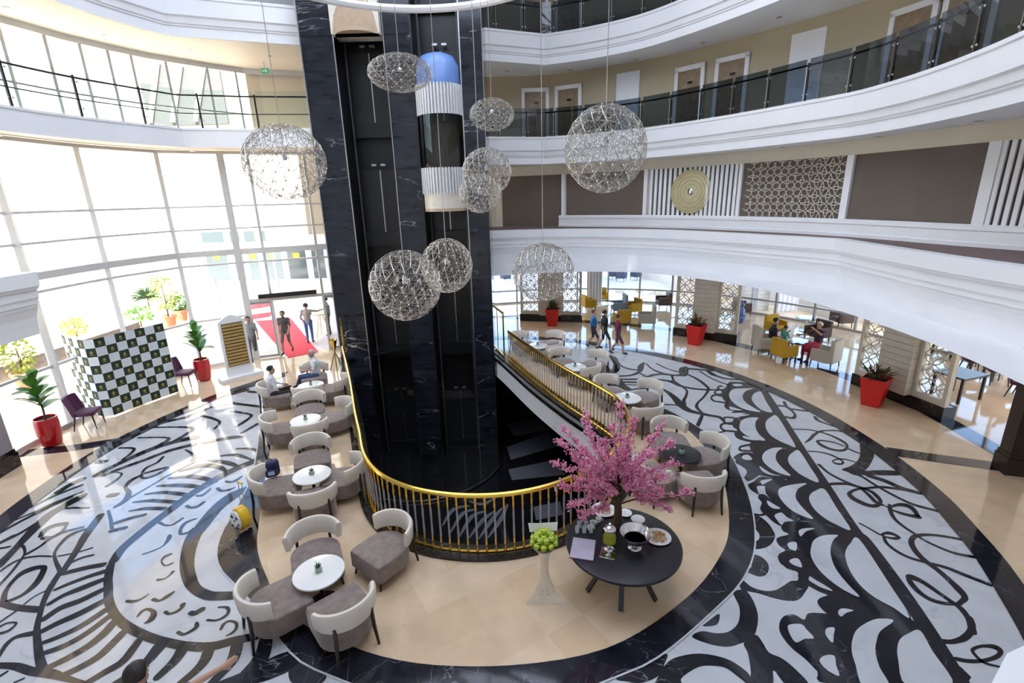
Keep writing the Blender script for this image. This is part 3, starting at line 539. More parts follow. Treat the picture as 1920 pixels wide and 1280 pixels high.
('s',[(-9.92,12.48,0.23),(-9.67,12.65,0.17),(-9.3,12.89,0.12)]),
('s',[(-8.9,12.94,0.11),(-8.47,12.72,0.1),(-8.14,12.46,0.07),(-8.07,12.08,0.08)]),
('s',[(-8.21,13.21,0.12),(-7.52,12.93,0.08),(-7.46,12.55,0.12),(-7.53,12.19,0.1)]),
('s',[(-8.58,13.83,0.14),(-7.85,13.59,0.14),(-7.27,13.42,0.14)]),
('s',[(-8.46,14.72,0.15),(-7.79,14.53,0.15)]),
('s',[(-8.91,13.55,0.1),(-8.53,13.87,0.1)]),
('s',[(-8.96,13.64,0.11),(-9.43,12.78,0.11)]),
('s',[(-8.96,14.54,0.22),(-8.64,14.86,0.23)]),
('s',[(-9.45,9.85,0.17),(-9.35,10.29,0.16),(-9.1,10.91,0.21),(-8.79,11.31,0.21),(-8.31,11.6,0.24)]),
('s',[(-9.29,9.84,0.13),(-9.07,10.18,0.14),(-8.81,10.5,0.14),(-8.52,10.91,0.15),(-8.1,11.21,0.18)]),
('s',[(-8.87,9.4,0.08),(-8.84,9.63,0.07),(-8.92,9.89,0.04),(-9.19,9.98,0.05)]),
('s',[(-8.09,8.61,0.07),(-8.05,8.85,0.13),(-8.2,9.13,0.1),(-8.42,9.34,0.07),(-8.49,9.61,0.11),(-8.4,9.8,0.08)]),
('s',[(-8.01,8.93,0.04),(-7.88,9.4,0.04),(-7.75,9.86,0.04),(-7.54,10.33,0.05)]),
('s',[(-8.47,10.62,0.06),(-8.43,10.35,0.08),(-8.52,10.1,0.07),(-8.41,9.8,0.04),(-8.25,9.67,0.08),(-8.09,9.78,0.1),(-8.01,10.01,0.08),(-8.07,10.1,0.09),(-8.38,9.89,0.08)]),
('s',[(-8.13,10.94,0.05),(-7.88,10.76,0.07),(-7.7,10.58,0.09),(-7.64,10.42,0.11)]),
('s',[(-9.91,10.46,0.15),(-9.76,10.47,0.15)]),
('s',[(-8.51,9.03,0.15),(-8.42,9.05,0.15)]),
('s',[(-7.62,9.95,0.09),(-7.27,10.16,0.17),(-6.81,10.06,0.13),(-6.45,9.79,0.06)]),
('s',[(-7.68,9.64,0.06),(-7.25,9.69,0.14),(-6.82,9.57,0.13),(-6.54,9.44,0.08)]),
('s',[(-7.73,9.34,0.06),(-7.36,9.35,0.12),(-6.95,9.3,0.13),(-6.67,9.21,0.08)]),
('s',[(-7.78,9.04,0.05),(-7.44,9.09,0.1),(-7.02,9.01,0.12),(-6.75,8.93,0.09)]),
('s',[(-7.82,8.76,0.05),(-7.49,8.8,0.1),(-6.93,8.72,0.11)]),
('s',[(-7.69,8.46,0.04),(-7.41,8.53,0.1),(-7.03,8.51,0.11)]),
('s',[(-7.24,10.39,0.07),(-6.72,10.25,0.14),(-6.3,10.01,0.07)]),
('s',[(-7.05,10.59,0.07),(-6.7,10.61,0.12),(-6.21,10.36,0.05)]),
('s',[(-6.86,10.92,0.06),(-6.5,10.9,0.1),(-6.18,10.71,0.05)]),
('s',[(-7.88,11.29,0.11),(-7.41,11.51,0.19),(-7.08,11.56,0.14)]),
('s',[(-7.18,11.76,0.07),(-7.02,12.3,0.12)]),
('s',[(-7.68,8.09,0.1),(-7.52,8.21,0.1),(-7.29,8.32,0.09)]),
('s',[(-7.57,7.85,0.1),(-7.38,7.93,0.1)]),
('s',[(-8.13,8.49,0.05),(-7.84,8.18,0.06),(-7.6,7.9,0.06)]),
('b',[(-3.84,4.74),(-3.6,4.89),(-3.13,5.18),(-2.84,5.01),(-3.33,4.73)]),
('b',[(-3,4.92),(-2.84,5.01),(-2.5,4.84),(-2.53,4.7),(-2.86,4.71)])]
# ------------------------------------------------------------------ plan curves (metres, x right, y away from the camera)
VOID = spline([(-6.45, 17.9), (-5.81, 16.2), (-4.42, 12.64), (-3.6, 10.4), (-3.19, 9.35), (-2.85, 8.45), (-2.47, 7.83), (-1.99, 7.4), (-1.38, 7.1), (-.64, 6.97), (.08, 7.04), (.78, 7.33), (1.5, 7.92), (2.1, 8.75), (2.42, 9.65), (2.42, 10.6), (2.12, 11.42), (1.46, 12.79), (.65, 14.7), (-.32, 17.37), (-.72, 18.3)], 5)
TANE = [(-7.6, 15.2), (-7.3, 13.6), (-7.03, 12.5), (-6.3, 11.45), (-5.99, 10.83), (-5.6, 9.8), (-5.2, 8.8), (-4.87, 7.97), (-4.65, 7.44), (-4.39, 6.99), (-3.98, 6.45), (-3.74, 6.13), (-3.19, 5.67), (-2.52, 5.33), (-1.83, 5.06), (-1.08, 4.91), (-.12, 4.88), (.87, 5.01), (1.65, 5.33), (2.63, 6.01), (3.3, 6.7), (3.72, 7.31), (4.1, 8.24), (4.34, 9.1), (4.47, 10.3), (4.40, 11.11), (4.25, 11.7), (3.93, 12.41), (3.3, 13.6)]
RINGO = [(-7.6, 15.2), (-7.3, 13.6), (-7.03, 12.5), (-6.47, 11.21), (-6.09, 10.28), (-5.79, 9.48), (-5.67, 8.97), (-5.53, 8.3), (-5.45, 7.8), (-5.32, 7.38), (-5.17, 7.08), (-4.96, 6.8), (-4.74, 6.6), (-4.57, 6.47), (-3.93, 5.94), (-3.08, 5.15), (-2.49, 4.83), (-1.2, 4.4), (.1, 4.36), (1.2, 4.69), (1.89, 5.0), (2.92, 5.75), (3.41, 6.16), (3.86, 6.7), (4.18, 7.29), (4.48, 8.05), (4.7, 8.85), (4.91, 9.93), (4.86, 10.8), (4.66, 11.51), (4.5, 11.93), (4.3, 12.38), (3.95, 12.9), (3.4, 13.7)]
OUTER = spline([(2.15, 19.76), (2.86, 19.46), (4.92, 18.02), (6.2, 16.74), (6.8, 16.0), (7.26, 15.31), (7.68, 14.45), (8.06, 13.46), (8.31, 12.48), (8.46, 11.52), (8.52, 9.9), (8.36, 8.35), (8.05, 7.24), (7.62, 6.08), (6.6, 4.2), (5, 2.4), (2.5, .9), (-.5, .3), (-3.5, .9), (-6.5, 2.6), (-8.7, 5), (-9.9, 7.3), (-10.22, 8.44), (-10.36, 9.3), (-10.46, 10.6), (-10.36, 11.69), (-10.1, 12.8), (-9.86, 13.5), (-9.45, 14.6), (-8.86, 15.5), (-8, 16.6), (-6.7, 17.8), (-4.5, 19.3), (-1.5, 20.3), (.6, 20.3)], 5, True)
TANE_S = spline(TANE + [(2.6, 15.0), (1.9, 16.4), (1.2, 17.6), (.4, 18.9)], 3)
TANE_S = [(-8.2, 17.2), (-7.95, 16.3)] + TANE_S
MEZZ = spline([(-4, 21.8), (-.9, 22.1), (1.1, 22.2), (3.1, 21.8), (5.0, 20.8), (6.7, 19.3), (8.1, 17.1), (9.15, 15.4), (9.68, 14.4)], 4) + spline([(9.72, 14.2), (9.6, 13.1), (9.5, 11.9), (9.4, 10.7), (9.35, 9.8), (9.35, 8.5), (9.3, 6.5), (9.0, 4)], 4)
L2P = [(-4, 21.75)] + spline([(-.9, 21.9), (1.5, 22.6)], 2) + spline([(1.6, 22.6), (3.3, 21.9), (5.2, 20.6), (6.6, 18.9), (7.75, 17.1), (8.7, 15.2), (9.2, 14.0), (9.3, 12.7), (9.2, 11.4), (8.95, 10.1), (8.6, 8.9), (8.0, 7.2), (7.0, 5)], 4)
L3P = [(-4, 21.35), (-.85, 21.5)] + [(1.6, 22.5)] + spline([(1.7, 22.5), (3.3, 21.8), (5.1, 20.5), (6.4, 18.7), (7.4, 16.9), (8.3, 15.0), (8.8, 13.5), (8.9, 12), (8.7, 10), (8.1, 8), (7, 6)], 4)
L2L = spline([(-10.6, 6.5), (-11.4, 9), (-11.7, 11), (-11.72, 12.6), (-11.57, 13.8), (-11.2, 15.07), (-10.32, 17.0)], 4) + [(-10.2, 17.08), (-8.42, 17.6), (-6.55, 17.93)]
L3L = spline([(-10.4, 9), (-11.1, 12), (-11.2, 13.6), (-10.85, 15.4), (-10.25, 16.95)], 4) + [(-10.15, 17.05), (-8.4, 17.75), (-6.55, 18.45)]
GLZ = spline([(-11.9, 8.6), (-12.3, 10.7), (-12.35, 12.6), (-12.2, 15.0), (-11.45, 17.2)], 5) + [(-9.9, 18.15), (-9.1, 18.45), (-7.4, 19.15), (-6.0, 19.75)]
UGL = [(-13.2, 11), (-13.45, 13), (-13.4, 15), (-13.05, 16.6), (-12.6, 17.7), (-12.1, 18.7), (-10.9, 20.2), (-10, 21.1), (-8.1, 21.7), (-5, 22.2)]
Z0, Z1, Z2, Z3 = 0, 4.37, 8.15, 12.0
ZB1, ZB2, ZB3 = 2.85, 7.08, 10.9
BASE = -4.35

from mathutils.geometry import tessellate_polygon
def holed(name, outer, hole, z, m, parent=None):
    P = [[Vector((p[0], p[1], z)) for p in outer]]
    if hole: P.append([Vector((p[0], p[1], z)) for p in hole])
    tris = tessellate_polygon(P); vs = [tuple(v) for r in P for v in r]
    fs = []
    for t in tris:
        a, b, c = (Vector(vs[i]) for i in t)
        n = (b - a).cross(c - a).z
        if abs(n) > 1e-10: fs.append(list(t) if n > 0 else list(t)[::-1])
    mb = MB(); mb.add(vs, fs); return mb.build(name, m, parent)

# ------------------------------------------------------------------ lobby floor
VHOLE = VOID + [(-.72, 21), (-6.45, 21)]
floor = struct(holed('floor', [(-14, -3.5), (20, -3.5), (20, 30), (-2, 30), (-6, 19.75), (-9.9, 18.15), (-12.4, 16.5), (-14, 10)], VHOLE, 0, M['tan'][0]), 'polished tan marble lobby floor with black and white inlay')
OUT_IN = offset2(OUTER + [OUTER[0]], .42)[:-1]
holed('white_marble_field', OUT_IN, VHOLE, .003, M['white_marble'], floor)
# black border made of segments
seg = OUTER + OUTER[:1]; inn = OUT_IN + OUT_IN[:1]
for i in range(0, len(seg) - 1, 4):
    j = min(i + 4, len(seg) - 1); a = seg[i:j + 1]; b = inn[i:j + 1]
    g = .006 / max(plen(a), .1)
    a = [tuple(lerp(u, v, g) for u, v in zip(a[0], a[1]))] + a[1:]; b = [tuple(lerp(u, v, g) for u, v in zip(b[0], b[1]))] + b[1:]
    MB().flat(a + b[::-1], .0135).build('border_slab', M['black_marble'], floor)
# black band around the tan platform
nseg = 26
A = resample(spline(TANE, 4), plen(spline(TANE, 4)) / (nseg * 4) * .9999); Bq = resample(spline(RINGO, 4), plen(spline(RINGO, 4)) / (nseg * 4) * .9999)
for i in range(0, min(len(A), len(Bq)) - 1, 4):
    a = A[i:i + 5]; b = Bq[i:i + 5]
    if len(a) < 2: continue
    b = [tuple(lerp(u, v, .02) for u, v in zip(b[0], b[1]))] + b[1:]
    MB().flat(a + b[::-1], .0137).build('band_slab', M['black_marble'], floor)
MB().ribbon([(p[0], p[1], .025) for p in Bq], .0140).build('pale_joint', M['white_marble'], floor)
# tan platform: individual tiles
plat = TANE_S + offset2(VOID, -.02)[::-1]
ca, sa = math.cos(.55), math.sin(.55)
rot = lambda p: (p[0] * ca + p[1] * sa, -p[0] * sa + p[1] * ca)
unr = lambda p: (p[0] * ca - p[1] * sa, p[0] * sa + p[1] * ca)
pr = [rot(p) for p in plat]; ts = .62
holed('grout_bed', plat, None, .0142, mat('grout', (.50, .40, .28), .4), floor)
for i in range(int(min(p[0] for p in pr) / ts) - 1, int(max(p[0] for p in pr) / ts) + 1):
    for j in range(int(min(p[1] for p in pr) / ts) - 1, int(max(p[1] for p in pr) / ts) + 1):
        g = .0012
        q = clip_cell(pr, i * ts + g, (i + 1) * ts - g, j * ts + g, (j + 1) * ts - g)
        if len(q) > 2 and abs(area2(q)) > .004:
            MB().flat([unr(p) for p in q], .0160).build('tile', random.choice(M['tan']), floor)
# black bands in the tan surround, running to the columns
for P in ([(8.5, 9.95, .42), (9.4, 9.55, .42), (10.4, 9.15, .42)], [(-10.3, 11.5, .40), (-11.2, 11.2, .40), (-12.2, 11.0, .4)]):
    MB().ribbon(P, .002).build('cross_band', M['black_marble'], floor)
THR = [(-.5, 23.9, .5), (3.4, 22.6, .5), (6.6, 21.0, .5), (8.3, 19.0, .5), (10.2, 15.9, .5), (11.0, 12.6, .5), (10.9, 10.0, .5), (10.7, 8.0, .5)]
MB().ribbon(spline(THR, 4), .0024).build('threshold_band', M['black_marble'], floor)
# inlays
iz = 0
for k, P in INLAY:
    iz += 1; zb_ = .0034 + iz * .00003; zw_ = .0101 + iz * .00001
    if k == 's':
        Q = spline(P, 5) if len(P) > 2 else list(P)
        e0, e1 = Q[0], Q[-1]
        b = MB().ribbon(Q, zb_)
        for e, f_ in ((Q[0], Q[1]), (Q[-1], Q[-2])):           # rounded stroke ends
            a_ = math.atan2(e[1] - f_[1], e[0] - f_[0])
            b.flat([(e[0] + e[2] / 2 * math.cos(a_ - PI / 2 + t * PI / 6), e[1] + e[2] / 2 * math.sin(a_ - PI / 2 + t * PI / 6)) for t in range(7)], zb_)
        b.build('inlay_stroke', M['black_marble'], floor)
    else:
        MB().flat(spline(P, 4, True), zb_ if k == 'b' else zw_).build('inlay_piece', M['black_marble'] if k == 'b' else M['white_marble'], floor)

# ------------------------------------------------------------------ opening to the basement
curb = MB().sweep(VOID, [(-.14, .0), (-.14, .07), (.22, .07), (.22, -.25), (-.14, -.25)][::-1], True).build('trim_1', M['base_marble']); struct(curb, 'dark granite kerb around the floor opening')
# note: right-hand side of VOID travel (left side -> near end -> right side) is outside the opening
wl = MB().sweep(VOID, [(.02, -.9), (.02, -.0), (-.14, -.0), (-.14, -.12), (-.09, -.18), (-.09, -.9)][::-1], True).build('wall_opening', M['white']); struct(wl, 'white fascia of the floor opening')
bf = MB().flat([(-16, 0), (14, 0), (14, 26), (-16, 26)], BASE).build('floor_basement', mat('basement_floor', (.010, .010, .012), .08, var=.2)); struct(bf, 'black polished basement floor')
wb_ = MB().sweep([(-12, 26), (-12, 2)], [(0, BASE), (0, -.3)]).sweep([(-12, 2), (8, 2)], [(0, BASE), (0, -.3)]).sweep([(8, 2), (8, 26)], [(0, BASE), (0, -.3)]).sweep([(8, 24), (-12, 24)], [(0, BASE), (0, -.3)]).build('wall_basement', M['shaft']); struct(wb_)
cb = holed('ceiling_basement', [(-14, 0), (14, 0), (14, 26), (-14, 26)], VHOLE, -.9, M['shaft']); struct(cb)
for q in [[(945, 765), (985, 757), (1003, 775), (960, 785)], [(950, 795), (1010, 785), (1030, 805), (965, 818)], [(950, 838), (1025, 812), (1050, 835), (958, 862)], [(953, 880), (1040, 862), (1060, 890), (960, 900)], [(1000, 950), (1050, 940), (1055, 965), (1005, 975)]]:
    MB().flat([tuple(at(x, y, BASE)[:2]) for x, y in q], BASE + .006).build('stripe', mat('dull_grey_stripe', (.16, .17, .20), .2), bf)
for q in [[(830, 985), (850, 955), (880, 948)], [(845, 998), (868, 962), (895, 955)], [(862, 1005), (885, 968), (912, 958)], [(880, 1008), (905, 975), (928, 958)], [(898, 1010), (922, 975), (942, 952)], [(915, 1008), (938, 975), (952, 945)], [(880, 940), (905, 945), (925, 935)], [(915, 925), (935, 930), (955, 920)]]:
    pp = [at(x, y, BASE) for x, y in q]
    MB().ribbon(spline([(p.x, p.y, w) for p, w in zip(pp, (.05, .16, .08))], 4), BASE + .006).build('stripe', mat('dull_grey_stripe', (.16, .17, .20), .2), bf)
kb = MB().tube([(-3.6 + 3.15 * math.cos(t * PI / 32), 18.0 + 3.15 * math.sin(t * PI / 32), BASE + .05) for t in range(-30, 0)], .035, 6).build('trim_2', M['steel']); struct(kb, 'pale curved kerb around the lift pit')

# ------------------------------------------------------------------ galleries
PM = [(0, 0), (.02, .2), (.06, .45), (.13, .63), (.16, .68), (.16, .75), (.21, .77), (.21, .87), (.26, .92), (.26, 1.10), (.32, 1.13), (.32, 1.17), (.37, 1.20), (.37, 1.52)]
PU = [(0, 0), (0, .26), (.04, .28), (.04, .32), (.08, .34), (.11, .50), (.17, .54), (.17, .97), (.20, .99), (.20, 1.07)]
def gallery(name, path, prof, zb, depth, label):
    zt = zb + prof[-1][1]
    return struct(MB().sweep(path, [(-depth, zb)] + [(d, zb + z) for d, z in prof] + [(-depth, zt)], True).build(name, M['white']), label)
gallery('ceiling_mezzanine', MEZZ, PM, ZB1, 4.6, 'white moulded mezzanine gallery edge')
gallery('ceiling_gallery_right', L2P, PU, ZB2, 3.6, 'white moulded gallery edge of the upper floor')
gallery('ceiling_gallery_top_right', L3P, PU, ZB3, 3.6, 'white moulded gallery edge of the top floor')
PLL = [(0, 0), (0, .50), (.03, .52), (.03, .58)]
gallery('ceiling_gallery_left', L2L, PLL, 7.57, 3.2, 'plain white gallery edge before the glazing')
gallery('ceiling_gallery_top_left', L3L, PU, 10.75, 4.2, 'white moulded top gallery edge before the glazing')
for nm, pth, zz, dd in (('ceiling_soffit_left', L2L, 7.57, 3.1), ('ceiling_soffit_top_left', L3L, 10.75, 4.1)):
    struct(MB().sweep(pth, [(-dd, zz - .004), (-.05, zz - .004)]).build(nm, M['ceil_warm']), 'warm cream soffit under the left gallery')  # thin sheets with the warm bounced light put into their colour
near = spline([(-9.2, 4), (-10.8, 7), (-11.5, 9.5), (-11.62, 11.75)], 4)
gallery('ceiling_mezzanine_left', near, PM, ZB1, 1.2, 'cut end of the moulded mezzanine edge')
struct(MB().prism([(1.16, .45), (2.3, .45), (2.3, 1.44), (1.54, 1.20), (1.22, .98)], 3.9, 4.37).build('ceiling_mezzanine_near', M['white']), 'white mezzanine ledge corner')
# brown carpet on the mezzanine
struct(MB().sweep(MEZZ, [(.06, Z1 + .004), (-2.6, Z1 + .004)][::-1]).build('floor_mezzanine', M['brown_carpet']), 'brown mezzanine walkway')
# mezzanine back wall with panels
WPX = [(880, -1.8, 24.6), (930, -.6, 24.5), (1050, 2.36, 23.5), (1180, 5.17, 21.8), (1300, 7.22, 19.75), (1400, 8.5, 17.95), (1500, 9.46, 16.3), (1600, 10.1, 14.7), (1700, 10.5, 13.2), (1800, 10.75, 11.9), (1920, 11.15, 10.6), (2100, 11.3, 8.4)]
WP = [p[1:] for p in WPX]; WPS = WP
def wallpt(px): return interp(WPX, px)
PT, PB = 6.67, 4.86
wm = struct(MB().sweep(WPS, [(0, PT), (0, ZB2 + .02)]).sweep(WPS, [(-.06, 4.3), (-.06, PT)]).sweep(WPS, [(-.06, PT), (0, PT)]).build('wall_mezzanine', M['cream']), 'cream bulkhead wall above the mezzanine panels')
def wseg(p0, p1, n=3): return [wallpt(q) for q in sorted({p0, p1} | {w[0] for w in WPX if p0 < w[0] < p1})]
bb = MB().sweep([p for p in WPS if p[0] > 2.3], [(.0, Z1), (.10, Z1), (.10, Z1 + .10), (.07, Z1 + .12), (.07, Z1 + .36), (.10, Z1 + .38), (.10, Z1 + .46), (.0, PB + .02)]).build('baseboard_mezzanine', M['white']); struct(bb, 'deep white moulded skirting under the wall panels')
def panel(p0, p1, m, z0=PB, name='wall_panel', d=-.045):
    return MB().sweep(wseg(p0, p1, 5), [(d, z0), (d, PT)]).build(name, m, wm)
def pilaster(px, w=.14, z0=PB):
    p = wallpt(px); q = wallpt(px + 2); a = math.atan2(q[1] - p[1], q[0] - p[0])
    MB().box((p[0], p[1], (z0 + PT) / 2), (w, .12, PT - z0), a).build('pilaster', M['white'], wm)
panel(942, 1054, M['taupe'], Z1); panel(1063, 1206, M['taupe']); panel(1218, 1382, M['taupe']); panel(1384, 1576, M['taupe']); panel(1584, 1832, M['taupe']); panel(1836, 2000, M['taupe'])
for px, w in ((1058, .16), (1212, .16), (1382, .12), (1579, .20), (1830, .24)): pilaster(px, w, Z1 if px == 1058 else PB)
def slats(p0, p1, n):
    for k in range(n):
        p = wallpt(lerp(p0, p1, (k + .5) / n)); q = wallpt(lerp(p0, p1, (k + .5) / n) + 2); a = math.atan2(q[1] - p[1], q[0] - p[0])
        L = math.dist(wallpt(p0), wallpt(p1)) / n
        MB().box((p[0], p[1], (PB + PT) / 2), (L * .56, .05, PT - PB), a).build('slat', M['white'], wm)
slats(1218, 1378, 19); slats(1838, 1990, 11)
# medallion
p = wallpt(1294); q = wallpt(1298); a = math.atan2(q[1] - p[1], q[0] - p[0])
md = thing('wall_medallion', 'round champagne-gold ringed medallion on the white slatted wall', 'wall ornament', (p[0] + math.sin(a) * .07, p[1] - math.cos(a) * .07, 5.77), a)
T = Matrix.Rotation(PI / 2, 4, 'X')
MB().lathe([(0.001, .03), (.12, .03), (.78, .03), (.82, .0), (.82, -.03), (0.001, -.03)], 40, T).build('disc', M['gold_matte'], md, True)
for r in (.28, .42, .56, .70, .79): MB().tube([(r * math.cos(t * PI / 20), r * math.sin(t * PI / 20), .035) for t in range(40)], .022, 6, True, T).build('ring', M['gold_matte'], md, True)
MB().ball((0, -.05, 0), (.13, .04, .13), 16).build('boss', M['silver'], md, True)
# ring lattice
rows, cols = 4, 7
zc = (PT - PB) / rows
for i in range(cols + 1):
    for j in range(rows + 1):
        px = lerp(1390, 1572, i / cols); p = wallpt(px); q = wallpt(px + 2); a = math.atan2(q[1] - p[1], q[0] - p[0])
        wcell = math.dist(wallpt(1390), wallpt(1572)) / cols
        for dj in (0, .5):
            z = PB + (j + dj) * zc; pts = []
            if dj and i == cols: continue
            if dj: p2 = wallpt(px + 91 / cols)
            else: p2 = p
            for t in range(25):
                u = wcell * .60 * math.cos(t * PI / 12); w = zc * .60 * math.sin(t * PI / 12)
                if PB <= z + w <= PT and 0 <= (i + dj) * wcell + u <= cols * wcell: pts.append((p2[0] + math.cos(a) * u + math.sin(a) * .0, p2[1] + math.sin(a) * u, z + w))
                else:
                    if len(pts) > 2: MB().tube(pts, .013, 4).build('lattice_ring', M['screen'], wm)
                    pts = []
            if len(pts) > 2: MB().tube(pts, .013, 4).build('lattice_ring', M['screen'], wm)

# upper gallery wall with doors
DPX = [(880, -1.6, 24.3), (927, -.46, 24.3), (1030, 1.98, 24.2), (1160, 4.73, 22.75), (1271, 6.72, 21.3), (1415, 8.6, 19.1), (1549, 9.98, 17.2), (1650, 10.7, 15.6), (1780, 11.4, 13.4), (1920, 11.9, 11.2), (2100, 12, 8)]
DP = spline([p[1:] for p in DPX], 4)
def dpt(px): return interp(DPX, px)
wu = struct(MB().sweep(DP, [(0, Z2 - .2), (0, ZB3 + .05)]).build('wall_gallery', M['beige_wall']), 'beige corridor wall of the upper gallery')
wt = struct(MB().sweep(DP, [(0, Z3 - .2), (0, 16)]).build('wall_gallery_top', M['beige_wall']))
dn = 0
for px, w in ((1003, .95), (1068, .95), (1300, .95), (1382, .95), (1693, .95), (1768, .95)):
    dn += 1
    p = dpt(px); q = dpt(px + 2); a = math.atan2(q[1] - p[1], q[0] - p[0]); n = (math.sin(a), -math.cos(a))
    for zf, nm in ((Z2, 'door_%d' % dn), (Z3, 'door_%d' % (dn + 10))):
        if zf == Z3 and px > 1350: continue
        d = bpy.data.objects.new(nm, None); C.objects.link(d); d.location = (p[0] + n[0] * .02, p[1] + n[1] * .02, zf); d.rotation_euler = (0, 0, a)
        struct(d, 'oak bedroom door in a white frame, number %d along the upper corridor' % dn if zf == Z2 else 'oak bedroom door on the top corridor')
        MB().box((0, -.02, 1.03), (w, .05, 2.06)).build('door_leaf', M['wood'], d)
        for s in (-1, 1): MB().box((s * (w / 2 + .07), -.03, 1.08), (.14, .09, 2.16)).build('door_jamb', M['white'], d)
        MB().box((0, -.03, 2.14), (w + .28, .09, .16)).build('door_head', M['white'], d)
        MB().box((.05, -.05, 1.62), (.2, .02, .09)).build('door_plate', M['black'], d)
        MB().tube([(.36, -.05, 1.0), (.36, -.10, 1.0), (.24, -.10, 1.0)], .012, 6).build('door_handle', M['steel'], d)
for px, w in ((1180, 1.0), (1520, 1.05)):
    p = dpt(px); q = dpt(px + 2); a = math.atan2(q[1] - p[1], q[0] - p[0])
    MB().box((p[0], p[1], Z2 + 1.2), (w, .06, 2.4), a).build('service_panel', M['white'], wu)
# far bathroom-side back wall behind the lift tower and closing walls
struct(MB().sweep([(-9, 22.6), (-3.5, 24.4), (-1.5, 24.5)], [(0, Z1), (0, 16)]).build('wall_back', M['cream']))
struct(MB().sweep([(13, 9), (13, -3.4), (-14, -3.4), (-14, 8)], [(0, -.1), (0, 16)]).build('wall_near', M['white']))
struct(MB().sweep([(-14, 8), (-12.1, 8.4)], [(0, -.1), (0, 8)]).build('wall_left', M['white']))

# roof with a round skylight opening
ROOF = 15.8
hole = [(-1.5 + 7.6 * math.cos(t * PI / 24), 10.4 + 7.6 * math.sin(t * PI / 24)) for t in range(48)]
struct(holed('ceiling', [(-16, -5), (20, -5), (20, 27), (-16, 27)], hole, ROOF, M['white']))
dm = bpy.data.materials.new('frosted_skylight'); dm.use_nodes = True; nt = dm.node_tree
for n in list(nt.nodes): nt.nodes.remove(n)
_o = N(nt, 'OutputMaterial'); _t = N(nt, 'BsdfTranslucent'); _t.inputs[0].default_value = (.31, .345, .40, 1); nt.links.new(_t.outputs[0], _o.inputs[0])  # unseen panes added to turn direct sun into soft light
sk = bpy.data.objects.new('window_4', None); C.objects.link(sk); struct(sk, 'frosted round skylight over the atrium')
for k in range(12): MB().flat([(-1.5, 10.4)] + hole[k * 4:k * 4 + 4] + [hole[(k * 4 + 4) % 48]], ROOF + .02).build('pane', dm, sk)
for k in range(12): MB().beam((-1.5, 10.4, ROOF), (*hole[k * 4], ROOF), .08, .12).build('glazing_bar', M['frame_grey'], sk)
struct(MB().sweep([(-11.2, 6), (-11.6, 12), (-10.6, 16.6), (-5, 19.3), (-2, 20.6), (1.6, 22.4)], [(-3, Z3), (-3, ROOF)]).build('wall_upper_left', M['white']))

# ------------------------------------------------------------------ curtain glazing on the left
gw = bpy.data.objects.new('window_1', None); C.objects.link(gw); struct(gw, 'tall curved curtain-wall glazing beside the entrance')
GT = 7.52
posts = [((-12.3, 10.7), .10), ((-12.35, 12.6), .16), ((-12.2, 15.0), .12), ((-11.45, 17.2), .12), ((-9.9, 18.15), .22), ((-9.1, 18.45), .09), ((-7.4, 19.15), .09), ((-6.25, 19.65), .12)]
for (x, y), w in posts:
    MB().box((x, y, GT / 2), (w, w, GT), .5).build('mullion', M['frame'], gw)
g2 = [p for p in GLZ]
for z, h, dpt_ in ((.06, .12, .12), (1.75, .07, .08), (3.72, .07, .08), (4.12, .20, .16), (4.95, .06, .08), (5.72, .06, .08), (7.49, .10, .12)):
    pth = g2 if z > 2 else [p for p in g2 if p[1] < 18.3]
    MB().sweep(pth, [(-dpt_ / 2, z - h / 2), (dpt_ / 2, z - h / 2), (dpt_ / 2, z + h / 2), (-dpt_ / 2, z + h / 2)], True).build('transom', M['frame'], gw)
for a, b in zip(posts, posts[1:]):
    for z0, z1 in ((.1, 4.05), (4.2, 7.45)):
        if a[0][0] > -9.95 and z0 < 1: z0 = 2.3
        pth = [p for p in GLZ if a[0][1] - .01 <= p[1] <= b[0][1] + .01] or [a[0], b[0]]
        MB().sweep(pth, [(0, z0), (0, z1)]).build('pane', M['glass'], gw)
MB().sweep([(-9.9, 18.15), (-7.4, 19.15), (-6.25, 19.65)], [(-.06, 2.22), (.06, 2.22), (.06, 2.34), (-.06, 2.34)], True).build('transom', M['frame'], gw)
MB().sweep([(-9.5, 18.32), (-7.6, 19.07)], [(.06, 2.36), (.22, 2.36), (.22, 2.52), (.06, 2.52)], True).build('door_operator', M['black'], gw)
# sliding entrance doors, leaves standing open
for k, (a, b) in enumerate((((-9.85, 18.17), (-9.15, 18.43)), ((-7.38, 19.16), (-6.35, 19.6)))):
    d = bpy.data.objects.new('door_%d' % (21 + k), None); C.objects.link(d); struct(d, ['left glass entrance leaf', 'right glass entrance leaf'][k])
    an = math.atan2(b[1] - a[1], b[0] - a[0]); L = math.dist(a, b); c = ((a[0] + b[0]) / 2, (a[1] + b[1]) / 2)
    for s in (-1, 1): MB().box((c[0] + math.cos(an) * s * L / 2, c[1] + math.sin(an) * s * L / 2, 1.12), (.07, .06, 2.2), an).build('stile', M['frame_grey'], d)
    for z in (.07, 2.18): MB().box((c[0], c[1], z), (L, .05, .10), an).build('rail', M['frame_grey'], d)
    MB().box((c[0], c[1], 1.12), (L, .012, 2.1), an).build('pane', M['glass'], d)
